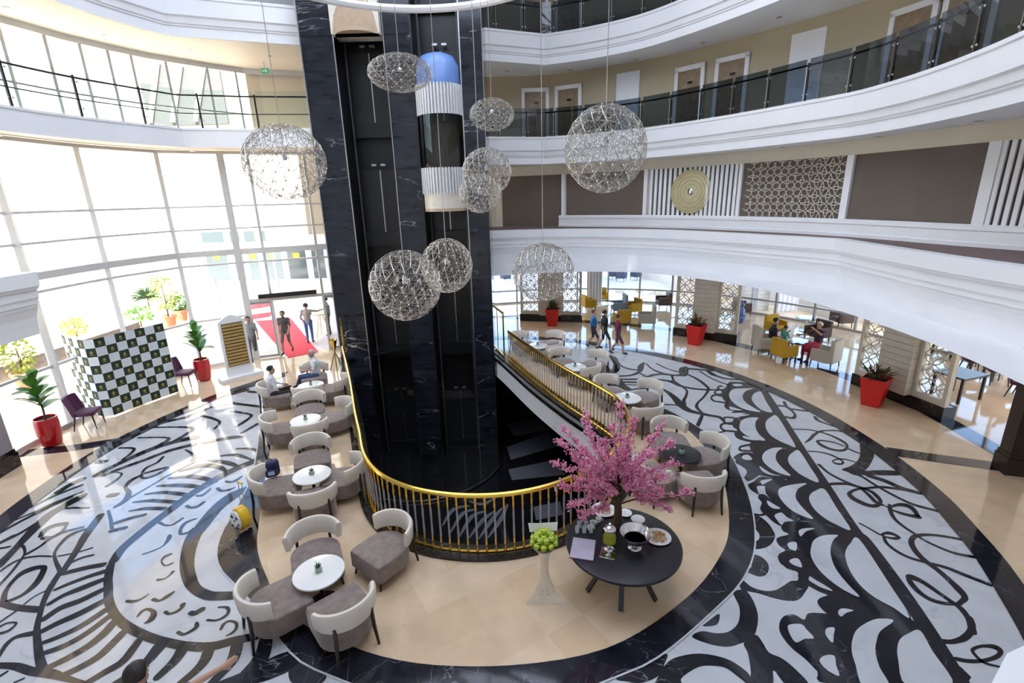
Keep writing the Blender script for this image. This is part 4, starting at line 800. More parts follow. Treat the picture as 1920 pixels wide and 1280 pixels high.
# upper-floor strip glazing
uw = bpy.data.objects.new('window_2', None); C.objects.link(uw); struct(uw, 'upper-floor strip of tall windows behind the left gallery')
UT = 10.62
MB().sweep(UGL, [(-.04, UT - .05), (.04, UT - .05), (.04, UT + .15), (-.04, UT + .15)], True).build('head', M['frame'], uw)
us = spline(UGL[:8], 3)
for i in range(0, len(us), 2):
    MB().box((us[i][0], us[i][1], (Z2 + UT) / 2), (.07, .10, UT - Z2), .5).build('mullion', M['frame_grey'], uw)
for a, b in zip(us[::2], us[2::2]): MB().sweep([a, b], [(0, Z2), (0, UT)]).build('pane', M['glass'], uw)
for z in (Z2 + .95,): MB().sweep(us, [(-.03, z), (.03, z), (.03, z + .05), (-.03, z + .05)], True).build('transom', M['frame_grey'], uw)
struct(MB().sweep([(-10.0, 21.15), (-9.6, 21.4), (-8.1, 21.9), (-5, 22.4)], [(0, Z2), (0, 11)]).build('wall_gallery_left', M['ceil_warm']), 'cream wall at the end of the left gallery')
ex = thing('exit_sign', 'small green emergency exit sign hanging under the left gallery ceiling', 'exit sign', tuple(aty(497, 133, 19.2)), 0)
MB().box((0, 0, 0), (.24, .04, .17)).build('sign_plate', mat('exit_green', (.01, .25, .08), .4, emit=((.02, .5, .15), .12)), ex)
MB().box((.04, -.025, .0), (.07, .01, .10)).box((-.05, -.025, .0), (.07, .01, .04)).build('pictogram', M['white'], ex)
MB().box((0, 0, .2), (.02, .02, .2)).build('hanger', M['steel'], ex)
# ------------------------------------------------------------------ glass balustrades
def balustrade(path, z, label, gm, step=1.25, h=1.14, inset=-.12, rail_h=.98, skip=0):
    P = offset2(path, inset); L = plen(P); n = max(1, round(L / step))
    r = thing('glass_balustrade', label, 'balustrade', (0, 0, 0))
    MB().tube([(p[0], p[1], z + rail_h) for p in P], .028, 6).build('handrail', M['black'], r, True)
    for k in range(n + 1):
        (x, y), a = along(P, L * k / n)
        po = MB().box((x, y, z + .52), (.05, .045, 1.04), a).build('post', M['black'], r)
        for s in (-1, 1):
            for zz in (.22, .88):
                MB().ball((x + math.cos(a) * s * .06 + math.sin(a) * .03, y + math.sin(a) * s * .06 - math.cos(a) * .03, z + zz), .028, 6).build('clamp', M['steel'], po)
        if k < n:
            g0, g1 = L * k / n + .05, L * (k + 1) / n - .05
            MB().sweep([along(P, lerp(g0, g1, t / 3))[0] for t in range(4)], [(.03, z + .06), (.03, z + h)]).build('glass_panel', gm, r)
    return r
balustrade(L2P, Z2, 'smoked glass balustrade along the curved upper gallery on the right', M['glass_dark'])
balustrade(L3P, Z3, 'smoked glass balustrade on the topmost gallery, beside the lift tower', M['glass_dark'])
bl = balustrade(L2L, Z2, 'clear glass balustrade with black rails on the left gallery', M['glass_green'], 1.6)
MB().tube([(p[0], p[1], Z2 + .45) for p in offset2(L2L, -.12)], .016, 6).build('mid_rail', M['black'], bl, True)

# ------------------------------------------------------------------ lift tower
TX0, TX1, TY = -6.5, -.7, 17.8
S1 = (-5.43, -3.84); S2 = (-2.95, -1.42)
tw = thing('lift_tower', 'tall lift tower clad in veined black marble with two open shafts', 'lift tower', (0, 0, 0))
TT, TB = 15.6, BASE
MB().box(((TX0 + TX1) / 2, TY + 2.2, (TT + TB) / 2), (TX1 - TX0 - .04, 1.9, TT - TB)).build('core', M['shaft'], tw)
for a, b in ((TX0, S1[0]), (S1[1], S2[0]), (S2[1], TX1)):
    z = TB; k = 0
    MB().box(((a + b) / 2, TY + .66, (TT + TB) / 2), (b - a - .05, 1.2, TT - TB)).build('pier', M['shaft'], tw)
    while z < TT:
        MB().box(((a + b) / 2, TY + .025, z + .505), (b - a, .05, 1.0)).build('marble_panel', M['tower_marble'], tw)
        z += 1.012
    for x in (a, b): MB().box((x, TY - .005, (TT + TB) / 2), (.035, .04, TT - TB)).build('edge_trim', M['steel' if x in (S1[0], S2[1], TX0) else 'black'], tw)
for x, s in ((TX0 + .02, -1), (TX1 - .02, 1)):
    z = TB
    while z < TT:
        MB().box((x, TY + 1.6, z + .505), (.05, 3.0, 1.0)).build('marble_panel', M['tower_marble'], tw); z += 1.012
for (a, b), nm in ((S1, 0), (S2, 1)):
    c = (a + b) / 2
    for x in (a + .12, b - .12, ): MB().box((x, TY + .75, (TT + TB) / 2), (.05, .05, TT - TB)).build('guide_rail', mat('rail_dark', (.06, .06, .065), .4), tw)
    for zf in (-4.3, 0, Z1, Z2, Z3):
        MB().box((c, TY + 1.15, zf + .0), (b - a - .05, .22, .5)).build('landing_beam', M['black'], tw)
        for s in (-1, 1): MB().box((c + s * .36, TY + 1.2, zf + 1.35), (.66, .05, 2.2)).build('landing_door', mat('landing_door', (.02, .02, .021), .3, var=.1), tw)
        MB().box((c, TY + 1.17, zf + 1.35), (.035, .02, 2.2)).build('door_gap', M['steel'], tw)  # pale strip stands in for the light showing between the doors
        for s in (-1, 1): MB().box((c + s * .16, TY + 1.05, zf + 2.62), (.17, .12, .07)).build('door_motor', M['steel'], tw)
def cabin(cx, zb, zt, label, ribs):
    c = thing('lift_cabin', label, 'lift cabin', (cx, TY + .1, zb)); R = .72; h = zt - zb
    half = lambda r0, r1, z0, z1, m, nm, n=18: MB().lathe([(r0, z0), (r1, z1)], n, None, PI, 2 * PI).build(nm, m, c, True)
    cr = mat('cabin_cream', (.72, .66, .55), .35)
    MB().prism([(R * math.cos(PI + t * PI / 18), R * math.sin(PI + t * PI / 18)) for t in range(19)], 0, .10).build('underside', mat('cabin_underside', (.50, .38, .25), .3), c)
    if not ribs:
        MB().box((0, .05, 1.7), (1.52, .86, 3.4)).build('car_shell', cr, c)
        ar = MB(); K = 16; vs = []
        for k in range(K + 1):
            u = -1 + 2 * k / K
            for z_ in (.02, .02 + 1.02 * math.sqrt(max(0, 1 - u * u))): vs.append((u * .71, -.385, z_))
        ar.add(vs, [(2 * k, 2 * k + 2, 2 * k + 3, 2 * k + 1) for k in range(K)]); ar.build('arched_panel', mat('cabin_tan', (.46, .34, .22), .3), c, True)
        MB().box((0, .25, 2.2), (1.3, .5, 2.4)).build('car_body', M['steel'], c)
        return c
    half(R, R, .1, .62, cr, 'skirt'); half(R, R * 1.02, .60, 1.4, M['steel'], 'lower_band')
    for z0, z1 in ((.58, 1.42), (h - 1.85, h - .95)):
        for k in range(22):
            a = PI + (k + .5) * PI / 22
            MB().box((R * 1.03 * math.cos(a), R * 1.03 * math.sin(a), (z0 + z1) / 2), (.045, .05, z1 - z0), a + PI / 2).build('rib', mat('rib_white', (.75, .75, .74), .4) if k == 0 else bpy.data.materials['rib_white'], c)
    half(R, R, 1.42, h - 1.85, M['glass_green'], 'glass_front'); half(R, R, h - 1.85, h - .95, M['steel'], 'upper_band')
    MB().box((0, .1, 1.9), (1.2, .05, 1.9)).build('rear_wall', M['brown'], c)
    MB().lathe([(R, h - .95), (R * .97, h - .4), (R * .75, h - .1), (R * .4, h), (0.001, h)], 18, None, PI, 2 * PI).build('dome', mat('blue_dome', (.14, .25, .55), .25), c, True)  # blue light on the cap is put into its base colour
    MB().prism([(R * math.cos(PI + t * PI / 18), R * math.sin(PI + t * PI / 18)) for t in range(19)], h - .99, h - .95).build('roof', M['steel'], c)
    return c
cabin((S1[0] + S1[1]) / 2, 10.80, 14.2, 'cream half-round lift cabin high in the left shaft, seen from below', False)
cabin((S2[0] + S2[1]) / 2, 5.35, 10.25, 'glazed lift cabin with blue dome and white ribbed bands in the right shaft', True)

# ------------------------------------------------------------------ gold baluster railings
RH = 1.16
gb = MB(); gb.lathe([(.032, .07), (.032, .10), (.018, .13), (.022, .20), (.014, .34), (.003, .36), (.003, .84), (.014, .86), (.022, .98), (.017, 1.04), (.026, 1.10), (.02, 1.15)], 8)
gbm = gb.mesh('baluster', M['gold'], True)
gcm = MB().lathe([(.016, .32), (.019, .45), (.015, .60), (.019, .75), (.016, .88)], 8).mesh('crystal_shaft', M['crystal'], True)
def railing(path, label, step=.155, tall=None):
    r = thing('gold_railing', label, 'railing')
    P = path; L = plen(P); n = int(L / step)
    MB().tube([(p[0], p[1], RH) for p in P], .042, 8).build('handrail', M['gold'], r, True)
    MB().tube([(p[0], p[1], .09) for p in P], .022, 6).build('bottom_rail', M['gold'], r, True)
    for k in range(n + 1):
        (x, y), a = along(P, L * k / n)
        b = link('baluster', gbm, r, (x, y, 0)); link('crystal_shaft', gcm, b)
    return r
RV = [p for p in VOID if p[1] < 16.4]
iL = [p for p in VOID[:len(VOID) // 2] if p[1] < 15.6]
iR = [p for p in VOID[len(VOID) // 2:] if p[1] < 17.3]
full = offset2(VOID, .04)
fl_ = [p for i, p in enumerate(full) if (i < len(full) // 2 and p[1] < 15.8) or (i >= len(full) // 2 and p[1] < 17.2)]
mid = len(fl_) // 2
split = [i for i, p in enumerate(fl_) if p[0] > 1.0][0]
railing(fl_[:split], 'gold handrail with crystal balusters curving round the near end of the floor opening')
railing(fl_[split:], 'gold handrail with crystal balusters running along the right edge of the floor opening')
for (x, y), (x2, y2), lb in (((-5.66, 15.85), (-6.25, 17.5), 'tall open gold frame left of the lift tower'), ((-.30, 17.28), (-.78, 18.9), 'tall open gold frame right of the lift tower')):
    g = thing('gold_barrier', lb, 'barrier')
    for px_, py_ in ((x, y), (x2, y2)): MB().box((px_, py_, .88), (.055, .055, 1.76)).build('post', M['gold'], g)
    MB().beam((x, y, 1.76), (x2, y2, 1.76), .06).build('top_rail', M['gold'], g); MB().beam((x, y, .12), (x2, y2, .12), .05).build('bottom_rail', M['gold'], g)
    MB().box(((x + x2) / 2, (y + y2) / 2, .88), (.03, .03, 1.7)).build('mid_post', M['gold'], g)

# ------------------------------------------------------------------ sphere pendants
def ico(sub):
    import bmesh
    bm = bmesh.new(); bmesh.ops.create_icosphere(bm, subdivisions=sub, radius=1)
    V = [v.co.copy() for v in bm.verts]; E = [(e.verts[0].index, e.verts[1].index) for e in bm.edges]
    F = [[v.index for v in f.verts] for f in bm.faces]; bm.free(); return V, E, F
V3, E3, F3 = ico(3); V4, E4, F4 = ico(4)
def cage_mesh(seed):
    rd = random.Random(seed); b = MB()
    rotm = Matrix.Rotation(rd.random() * 6, 3, 'Z') @ Matrix.Rotation(rd.random() * 6, 3, 'X')
    V = [rotm @ v for v in V3]
    for i, j in E3: b.beam(V[i] * 1.0, V[j] * 1.0, .009)
    W4 = [rotm @ v * .94 for v in V4]
    for i, j in E4:
        if rd.random() < .6: b.beam(W4[i], W4[j], .0035)
    for f in F3:                         # small inward pyramids: the star-like inner layer
        c = (V[f[0]] + V[f[1]] + V[f[2]]) / 3 * .90
        for i in f:
            if rd.random() < .75: b.beam(V[i] * 1.0, c, .009)
    return b.mesh('cage', M['lamp_metal'])
def led_mesh(seed):
    rd = random.Random(seed); b = MB()
    rotm = Matrix.Rotation(rd.random() * 6, 3, 'Z') @ Matrix.Rotation(rd.random() * 6, 3, 'X')
    for v in V3:
        p = rotm @ v * .99; s = .014
        b.add([p + Vector(q) * s for q in ((1, 0, 0), (-1, 0, 0), (0, 1, 0), (0, -1, 0), (0, 0, 1), (0, 0, -1))], [(0, 2, 4), (2, 1, 4), (1, 3, 4), (3, 0, 4), (2, 0, 5), (1, 2, 5), (3, 1, 5), (0, 3, 5)])
    return b.mesh('lit_diodes', M['lamp_led'])
cages = [(cage_mesh(k), led_mesh(k)) for k in (1, 2, 3)]
RINGZ = aty(790, 17, 13.2).z
LAMPS = [((760, 535), 9.5, 67, 66, 'largest lit wire-sphere pendant, low in front of the left lift shaft'), ((838, 498), 11, 48, 51, 'wire-sphere pendant tucked behind the large low sphere, right of it'),
         ((750, 137), 10.8, 60, 32, 'flattened wire pendant highest up in front of the lift tower'), ((922, 215), 12.6, 42, 29, 'small flattened wire pendant at the right edge of the lift tower'),
         ((535, 305), 11, 74, 68, 'wire pendant against the bright windows left of the tower'), ((913, 322), 11.6, 46, 43, 'upper of the two overlapping wire spheres at the tower edge'),
         ((900, 362), 10.0, 39, 36, 'lower of the two overlapping wire spheres at the tower edge'), ((1135, 280), 9, 76, 79, 'big airy wire-sphere pendant before the right gallery'),
         ((1018, 510), 10.5, 58, 54, 'wire-sphere pendant hanging before the restaurant entrance')]
for i, ((px, py), Y, rx, ry, lb) in enumerate(LAMPS):
    c = aty(px, py, Y); dist = (c - Vector((0, 0, EYE))).dot(_f); sx = rx * dist / FPX; sz = ry * dist / FPX
    o = thing('sphere_pendant', lb, 'pendant lamp', tuple(c), 0, 'wire-sphere pendants in the atrium')
    for nm, me in zip(('cage', 'lit_diodes'), cages[i % 3]):
        q = link(nm, me, o); q.scale = (sx, sx, sz); q['kind'] = 'stuff'
    MB().tube([(0, 0, sz * .2), (0, 0, RINGZ - c.z)], .007, 5).build('cable', M['steel'], o)
    MB().lathe([(.05, sz * .06), (.05, sz * .2), (.02, sz * .3)], 10).build('lamp_core', M['silver'], o, True)
rg = thing('ceiling_ring', 'white ring frame overhead carrying the pendant cables', 'lamp frame', (-1.75, 9.75, RINGZ))
MB().tube([(3.45 * math.cos(t * PI / 36), 3.45 * math.sin(t * PI / 36), 0) for t in range(72)], .085, 8, True).build('outer_ring', M['white'], rg, True)
MB().tube([(1.2 + 1.9 * math.cos(t * PI / 24), .2 + 1.9 * math.sin(t * PI / 24), .05) for t in range(48)], .045, 8, True).build('inner_ring', M['white'], rg, True)
for t in range(4): MB().beam((3.45 * math.cos(t * PI / 2 + .4), 3.45 * math.sin(t * PI / 2 + .4), 0), (1.5 * math.cos(t * PI / 2), 1.5 * math.sin(t * PI / 2), ROOF - RINGZ), .02).build('stay', M['steel'], rg)

# ------------------------------------------------------------------ lounge chairs and tables
def sq(w, d, r, n=5, ox=0, oy=0):
    P = []
    for cx, cy, a0 in ((w / 2 - r, d / 2 - r, 0), (-w / 2 + r, d / 2 - r, PI / 2), (-w / 2 + r, -d / 2 + r, PI), (w / 2 - r, -d / 2 + r, 1.5 * PI)):
        P += [(ox + cx + r * math.cos(a0 + k * PI / 2 / n), oy + cy + r * math.sin(a0 + k * PI / 2 / n)) for k in range(n + 1)]
    return P
# chair faces -y in its own frame; the seat is straight in front and rounded at the back
seatP = [(-.34, -.42), (.34, -.42)] + [(.37, -.36), (.375, .05)] + [(.37 * math.cos(t * PI / 12), .05 + .30 * math.sin(t * PI / 12)) for t in range(1, 12)] + [(-.375, .05), (-.37, -.36)]
m_seat = MB().pad(seatP, .14, .45, .035).mesh('seat', M['taupe_velvet'], True)
bk = MB()
ba = [math.radians(8 + t * 164 / 16) for t in range(17)]
def backrest_mesh():
    b = MB(); vs = []; fs = []
    prof = [(-.035, .52), (-.045, .56), (-.04, .78), (-.02, .82), (.02, .82), (.045, .78), (.04, .56), (.03, .52)]
    k = len(prof)
    for i, a in enumerate(ba):
        t = abs(i - 8) / 8; drop = .05 * t * t
        lean = .02
        for d, z in prof:
            r = .385 + d + lean * (z - .5) / .3
            zz = z - drop * (z - .5) / .32
            vs.append((r * math.cos(a), .06 + r * .92 * math.sin(a), zz))
    for i in range(len(ba) - 1):
        for j in range(k): fs.append((i * k + j, i * k + (j + 1) % k, (i + 1) * k + (j + 1) % k, (i + 1) * k + j))
    fs += [list(range(k)), list(range((len(ba) - 1) * k, len(ba) * k))[::-1]]
    b.add(vs, [f[::-1] for f in fs]); return b.mesh('backrest', M['cream_leather'], True)
m_back = backrest_mesh()
legm = []
for sx, sy in ((-1, -1), (1, -1)): legm.append(MB().tube([(sx * .30, -.35, .16), (sx * .32, -.39, 0)], [.026, .017], 6).mesh('leg', M['dark_wood']))
for sx in (-1, 1): legm.append(MB().tube([(sx * .25, .37, .60), (sx * .26, .375, .3), (sx * .28, .41, 0)], [.026, .026, .019], 6).mesh('leg', M['dark_wood']))
def lounge(loc, rz, label):
    o = thing('lounge_chair', label, 'chair', (loc[0], loc[1], .012), rz, 'taupe and cream lounge chairs')
    link('seat', m_seat, o); link('backrest', m_back, o)
    for m in legm: link('leg', m, o)
    return o
m_top = MB().pad([(.365 * math.cos(t * PI / 20), .365 * math.sin(t * PI / 20)) for t in range(40)], .535, .565, .008).mesh('table_top', M['table_white'], True)
m_topb = MB().pad([(.39 * math.cos(t * PI / 20), .39 * math.sin(t * PI / 20)) for t in range(40)], .53, .565, .008).mesh('table_top', M['table_black'], True)
m_tst = MB().lathe([(.04, .02), (.03, .1), (.03, .5), (.08, .535)], 12).mesh('stem', M['dark_wood'], True)
m_tba = MB().lathe([(.22, 0), (.22, .015), (.05, .03), (0.001, .03)], 20).mesh('base', M['dark_wood'], True)
def table(p, label, black=False):
    o = thing('side_table', label, 'table', (p[0], p[1], .012), 0, 'round lounge tables')
    link('table_top', m_topb if black else m_top, o); link('stem', m_tst, o); link('base', m_tba, o); return o
def cube_plant(p, label):
    o = thing('cube_planter', label, 'planter', (p[0], p[1], .577), random.random(), 'little cube planters on the lounge tables')
    MB().pad(sq(.09, .09, .012, 2), 0, .075, .006).build('cube_pot', mat('cube_glass_pot', (.30, .42, .33), .2), o)
    b = MB()
    for k in range(7):
        a = k * .9; b.tube([(0, 0, .07), (.02 * math.cos(a), .02 * math.sin(a), .10), (.05 * math.cos(a), .05 * math.sin(a), .12 + .01 * (k % 3))], [.010, .012, .002], 5)
    b.build('succulent', M['leaf_dark'], o)
def face(c, t): return math.atan2(t[1] - c[1], t[0] - c[0]) + PI / 2
TZ = .565
tabs = [
 ('L', 'nearest the camera on the left', (598, 1072), [((592, 1035), 'far'), ((516, 1125), 'left'), ((643, 1146), 'near')], False),
 ('L', 'second from the camera in the left row', (585, 890), [((585, 856), 'far'), ((517, 911), 'left'), ((589, 935), 'near'), ((643, 893), 'rail')], False),
 ('L', 'third from the camera in the left row', (573, 787), [((581, 765), 'far'), ((527, 802), 'left'), ((582, 809), 'near'), ((632, 778), 'rail')], False),
 ('L', 'where the two men sit in the left row', (583, 722), [((590, 704), 'far'), ((516, 738), 'left'), ((579, 740), 'near'), ((628, 727), 'rail')], False),
 ('R', 'farthest along the right railing', (1008, 648), [((978, 642), 'far left'), ((1037, 641), 'far right'), ((1032, 659), 'near')], False),
 ('R', 'second farthest along the right railing', (1078, 688), [((1053, 676), 'far left'), ((1115, 681), 'far right'), ((1099, 701), 'near')], False),
 ('R', 'beside the top of the blossom tree', (1176, 746), [((1142, 733), 'far left'), ((1210, 742), 'far right'), ((1208, 778), 'near')], False),
 ('R', 'behind the blossom tree, the black one', (1278, 850), [((1256, 822), 'far'), ((1322, 853), 'right'), ((1312, 905), 'near'), ((1228, 890), 'left')], True)]
CH = {}
for ti, (side, desc, tp, chs, blk) in enumerate(tabs):
    T_ = at(*tp, TZ)
    table(T_, ('round black-topped lounge table ' if blk else 'round white-topped lounge table ') + desc.replace(', the black one', ''), blk)
    if not blk: cube_plant(T_, 'green cube planter on the white table ' + desc)
    else: cube_plant(T_, 'small cube planter on the black lounge table')
    for cp, w in chs:
        c = at(*cp, .45); CH[(ti, w)] = c
        nm = {'far': 'far side', 'left': 'left side', 'near': 'near side', 'rail': 'railing side', 'far left': 'far left side', 'far right': 'far right side', 'right': 'right side'}[w]
        lounge(c, face(c, T_), 'taupe chair with cream back, %s of %s table %s' % (nm, 'black' if blk else 'white', {0: 'nearest us', 1: 'second on left', 2: 'third on left', 3: 'of two men', 4: 'farthest at right', 5: 'second farthest at right', 6: 'by tree top', 7: ''}[ti]))
c = at(722, 1022, .45)
lounge(c, face(c, (c.x - .75, c.y - .95)), 'single taupe lounge chair with cream back standing alone by the curved gold railing')

# backpack and yellow child's case
bp = at(513, 890, .47)
o = thing('backpack', 'dark blue backpack lying on a taupe lounge chair seat', 'backpack', (bp.x - .02, bp.y, .463), .4)
navy = mat('navy_nylon', (.012, .018, .075), .5, var=.3)
MB().pad(sq(.30, .20, .08), 0, .34, .07).build('body', navy, o, True); MB().pad(sq(.22, .07, .03, oy=-.11), .03, .18, .025).build('front_pocket', navy, o, True)
MB().box((0, -.15, .12), (.12, .006, .08)).build('badge', mat('pale_badge', (.45, .55, .75), .6), o); MB().tube([(-.04, 0, .33), (0, 0, .39), (.04, 0, .33)], .01, 6).build('handle', M['black'], o)
kc = at(458, 995, 0)
o = thing('trolley_case', 'small yellow child\'s trolley case with white spotted front beside the lounge chairs', 'suitcase', (kc.x, kc.y, .009), -.5)
yel = mat('case_yellow', (.80, .50, .02), .35)
E_ = [(.17 * math.cos(t * PI / 10), .23 * math.sin(t * PI / 10)) for t in range(20)]
TX = Matrix.Translation((0, 0, .28)) @ Matrix.Rotation(PI / 2, 4, 'X')
MB().pad(E_, -.09, .09, .04, TX).build('shell', yel, o, True)
MB().pad([(p[0] * .86, p[1] * .86) for p in E_], .08, .13, .03, TX).build('front', M['table_white'], o, True)
for x, z, r in ((-.06, .36, .035), (.07, .36, .035), (.0, .29, .02), (-.09, .17, .03), (.05, .16, .04), (.10, .24, .025), (-.02, .13, .02)): MB().ball((x, -.13, z), (r, .012, r), 10).build('spot', M['black'], o)
for s in (-1, 1):
    MB().lathe([(.0, -.015), (.035, -.015), (.035, .015), (.0, .015)], 10, Matrix.Translation((s * .12, .05, .035)) @ Matrix.Rotation(PI / 2, 4, 'Y')).build('wheel', M['black'], o)
    MB().tube([(s * .05, .06, .45), (s * .05, .10, .95)], .008, 5).build('pull_rod', M['steel'], o)
MB().tube([(-.07, .10, .95), (.07, .10, .95)], .018, 6).build('grip', yel, o)

# ------------------------------------------------------------------ round black table with the blossom tree and drinks
tc = at(1168, 1015, .75)
TR = .86
o = thing('buffet_table', 'large round black table with splayed metal legs below the blossom tree', 'table', (tc.x, tc.y, .012))
MB().pad([(TR * math.cos(t * PI / 32), TR * math.sin(t * PI / 32)) for t in range(64)], .69, .74, .012).build('table_top', M['table_black'], o, True)
MB().lathe([(.16, .60), (.16, .69)], 20).build('hub', M['black'], o)
for k in range(6):
    a = k * PI / 3 + .3
    MB().beam((.12 * math.cos(a), .12 * math.sin(a), .67), (.58 * math.cos(a), .58 * math.sin(a), 0), .03, .075, (-math.sin(a), math.cos(a), 0)).build('leg', M['black'], o)
TOP = .753
def on(px, py, dz=0): p = at(px, py, TOP); return (p.x, p.y, TOP + dz)
def plate(px, py, r, label, food=None, foodlabel=None):
    o = thing('plate', label, 'plate', on(px, py))
    MB().lathe([(0.001, 0), (r * .6, 0), (r, .022), (r, .027), (r * .62, .008), (0.001, .008)], 32).build('dish', M['table_white'], o, True)
    return o
def bits(px, py, r, n, m, label, cat, sz=.018):
    x, y, z = on(px, py, .012); b = MB()
    for k in range(n):
        a = random.random() * 6.28; q = r * math.sqrt(random.random())
        b.add([Vector((x + q * math.cos(a), y + q * math.sin(a), z + .004 + .03 * (1 - q / r) * random.random())) + Vector((random.uniform(-1, 1), random.uniform(-1, 1), random.uniform(.2, 1))) * sz for _ in range(4)], [(0, 1, 2), (0, 2, 3), (0, 3, 1), (1, 3, 2)])
    return tag(b.build('snacks', m), label, cat, None, 'stuff')
nut = mat('golden_nuts', (.62, .32, .10), .6, var=.4, scale=40)
plate(1233, 1008, .20, 'white plate of golden snacks at the right edge of the black table'); bits(1233, 1008, .14, 260, nut, 'golden brown snacks heaped on the right-hand white plate', 'snacks')
plate(1132, 957, .20, 'white plate of snacks half hidden under the pink blossoms'); bits(1132, 957, .13, 200, nut, 'pale pastries heaped on the plate under the blossoms', 'snacks')
plate(1172, 963, .11, 'small white saucer right of the tree trunk')
plate(1196, 975, .11, 'small white saucer behind the silver bowl')
def cupstack(px, py, label):
    o = thing('cup', label, 'cup', on(px, py), 0, 'white cups on the black table')
    MB().lathe([(.03, 0), (.045, .03), (.05, .075), (.046, .075), (.04, .03), (0.001, .01)], 16).build('bowl', M['table_white'], o, True)
    MB().tube([(.048, 0, .06), (.075, 0, .055), (.07, 0, .025), (.043, 0, .025)], .006, 5).build('handle', M['table_white'], o)
for i, (x, y) in enumerate(((1112, 985), (1122, 978), (1107, 994))): cupstack(x, y, ['white cup behind the glass drinks jar, nearest the trunk', 'white cup under the lowest blossom twig', 'white cup behind the row of tumblers'][i])
o = thing('tray', 'pale lilac stone serving slab at the left of the black table', 'tray', on(1093, 1030), -.25)
MB().pad(sq(.34, .44, .01, 2), 0, .025, .004).build('slab', mat('lilac_slab', (.50, .46, .56), .15), o); MB().pad(sq(.35, .45, .01, 2), -.001, .012, .003).build('base', M['purple'], o)
clearg = mat('clear_tumbler', (.80, .84, .88), .05); clearg.node_tree.nodes['Principled BSDF'].inputs['Alpha'].default_value = .38
for k in range(3):
    for j in range(2):
        p = on(1082 + k * 13 + j * 4, 1000 - j * 12, .026 if j == 0 else 0)
        o = thing('tumbler', 'clear tumbler in the %s row at the back of the lilac slab, %s' % (('front', 'back')[j], ('left', 'middle', 'right')[k]), 'glass', p, 0, 'tumblers on the black table')
        MB().lathe([(.03, 0), (.036, .10), (.033, .10), (.028, .008), (0.001, .008)], 12).build('glass_body', clearg, o, True)
o = thing('tray', 'square mirrored tray under the drinks jar', 'tray', on(1140, 1038), -.35)
MB().pad(sq(.22, .24, .01, 2), 0, .02, .003).build('mirror', M['silver'], o)
o = thing('drinks_jar', 'lidded glass jar of yellow lemon water on a silver foot', 'jar', on(1142, 1030, .02))
MB().lathe([(.07, 0), (.06, .012), (.018, .03), (.018, .07), (.06, .09)], 20).build('foot', M['silver'], o, True)
MB().lathe([(.055, .09), (.098, .12), (.10, .30), (.085, .33)], 24).build('glass_body', M['glass'], o, True)
MB().lathe([(0.001, .10), (.052, .10), (.093, .125), (.094, .22), (0.001, .22)], 24).build('lemon_water', mat('lemon_water', (.62, .60, .04), .15), o, True)
MB().lathe([(.088, .33), (.09, .345), (.05, .39), (.015, .40), (.02, .43), (0.001, .445)], 20).build('lid', M['silver'], o, True)
o = thing('punch_bowl', 'silver footed punch bowl with blue drink on the black table', 'bowl', on(1190, 1025))
MB().lathe([(.10, 0), (.09, .012), (.04, .03), (.05, .06), (.12, .09), (.20, .17), (.235, .26), (.228, .26), (.19, .175), (.10, .10), (0.001, .095)], 32).build('bowl', M['silver'], o, True)
MB().lathe([(0.001, .15), (.16, .15)], 24).build('blue_drink', mat('blue_drink', (.16, .30, .70), .3, var=.6, scale=40), o)
# blossom tree
tb = on(1157, 985)
tree = thing('blossom_tree', 'artificial pink cherry-blossom tree standing on the round black table', 'tree', tb)
rd = random.Random(3)
tr_ = MB(); tr_.tube([(0, 0, 0), (.01, .01, .25), (-.01, .0, .5), (.02, .01, .68)], [.075, .062, .052, .040], 8); tr_.build('trunk', M['bark'], tree, True)
tips = []; br = MB(); blos = []
def wpt(px, py, dy): v = aty(px, py, tb[1] + dy); return Vector((v.x - tb[0], v.y - tb[1], v.z - tb[2]))
targets = [((1165, 764), .2), ((1148, 800), -.1), ((1190, 790), .4), ((1098, 785), .1), ((1058, 806), .3), ((1052, 830), -.2), ((1045, 872), 0), ((1055, 910), -.15), ((1092, 842), .0), ((1110, 870), -.3), ((1075, 945), -.3), ((1095, 965), -.35), ((1240, 802), .3), ((1255, 832), 0), ((1262, 870), .2), ((1220, 850), -.2), ((1200, 880), -.3), ((1245, 895), -.1), ((1290, 923), .1), ((1255, 955), -.1), ((1210, 905), -.35), ((1130, 830), .3), ((1175, 830), -.25), ((1120, 905), -.35), ((1085, 900), .2), ((1225, 825), .45), ((1240, 920), .3), ((1150, 865), .45), ((1105, 815), -.25), ((1080, 860), .4)]
for (px, py), dy in targets:
    e = wpt(px, py, dy); s = Vector((0, 0, rd.uniform(.38, .66))); mid_ = s.lerp(e, .5) + Vector((rd.uniform(-.05, .05), rd.uniform(-.05, .05), rd.uniform(.0, .10)))
    pts = [Vector(p) for p in spline([s, s.lerp(mid_, .5) + Vector((0, 0, .03)), mid_, e], 4)]
    br.tube(pts, [lerp(.017, .004, k / (len(pts) - 1)) for k in range(len(pts))], 5)
    nt_ = len(pts)
    for k in range(5, nt_):
        for _ in range(5):
            d = (Vector((rd.gauss(0, 1), rd.gauss(0, 1), rd.gauss(.3, 1))).normalized() + (e - s).normalized() * .8) * rd.uniform(.03, .095)
            q = pts[k] + d; br.tube([pts[k], q], [.004, .002], 3)
            for t in (.2, .5, .8, 1.0):
                for _ in range(3): blos.append(pts[k].lerp(q, t) + Vector((rd.gauss(0, .02), rd.gauss(0, .02), rd.gauss(0, .02))))
br.build('branches', M['bark'], tree)
pk = [mat('blossom_pink', (1.0, .38, .58), .6, var=.2, scale=30), mat('blossom_pale', (1.0, .60, .72), .6, var=.15, scale=30), mat('blossom_deep', (.88, .15, .38), .6, var=.2, scale=30)]
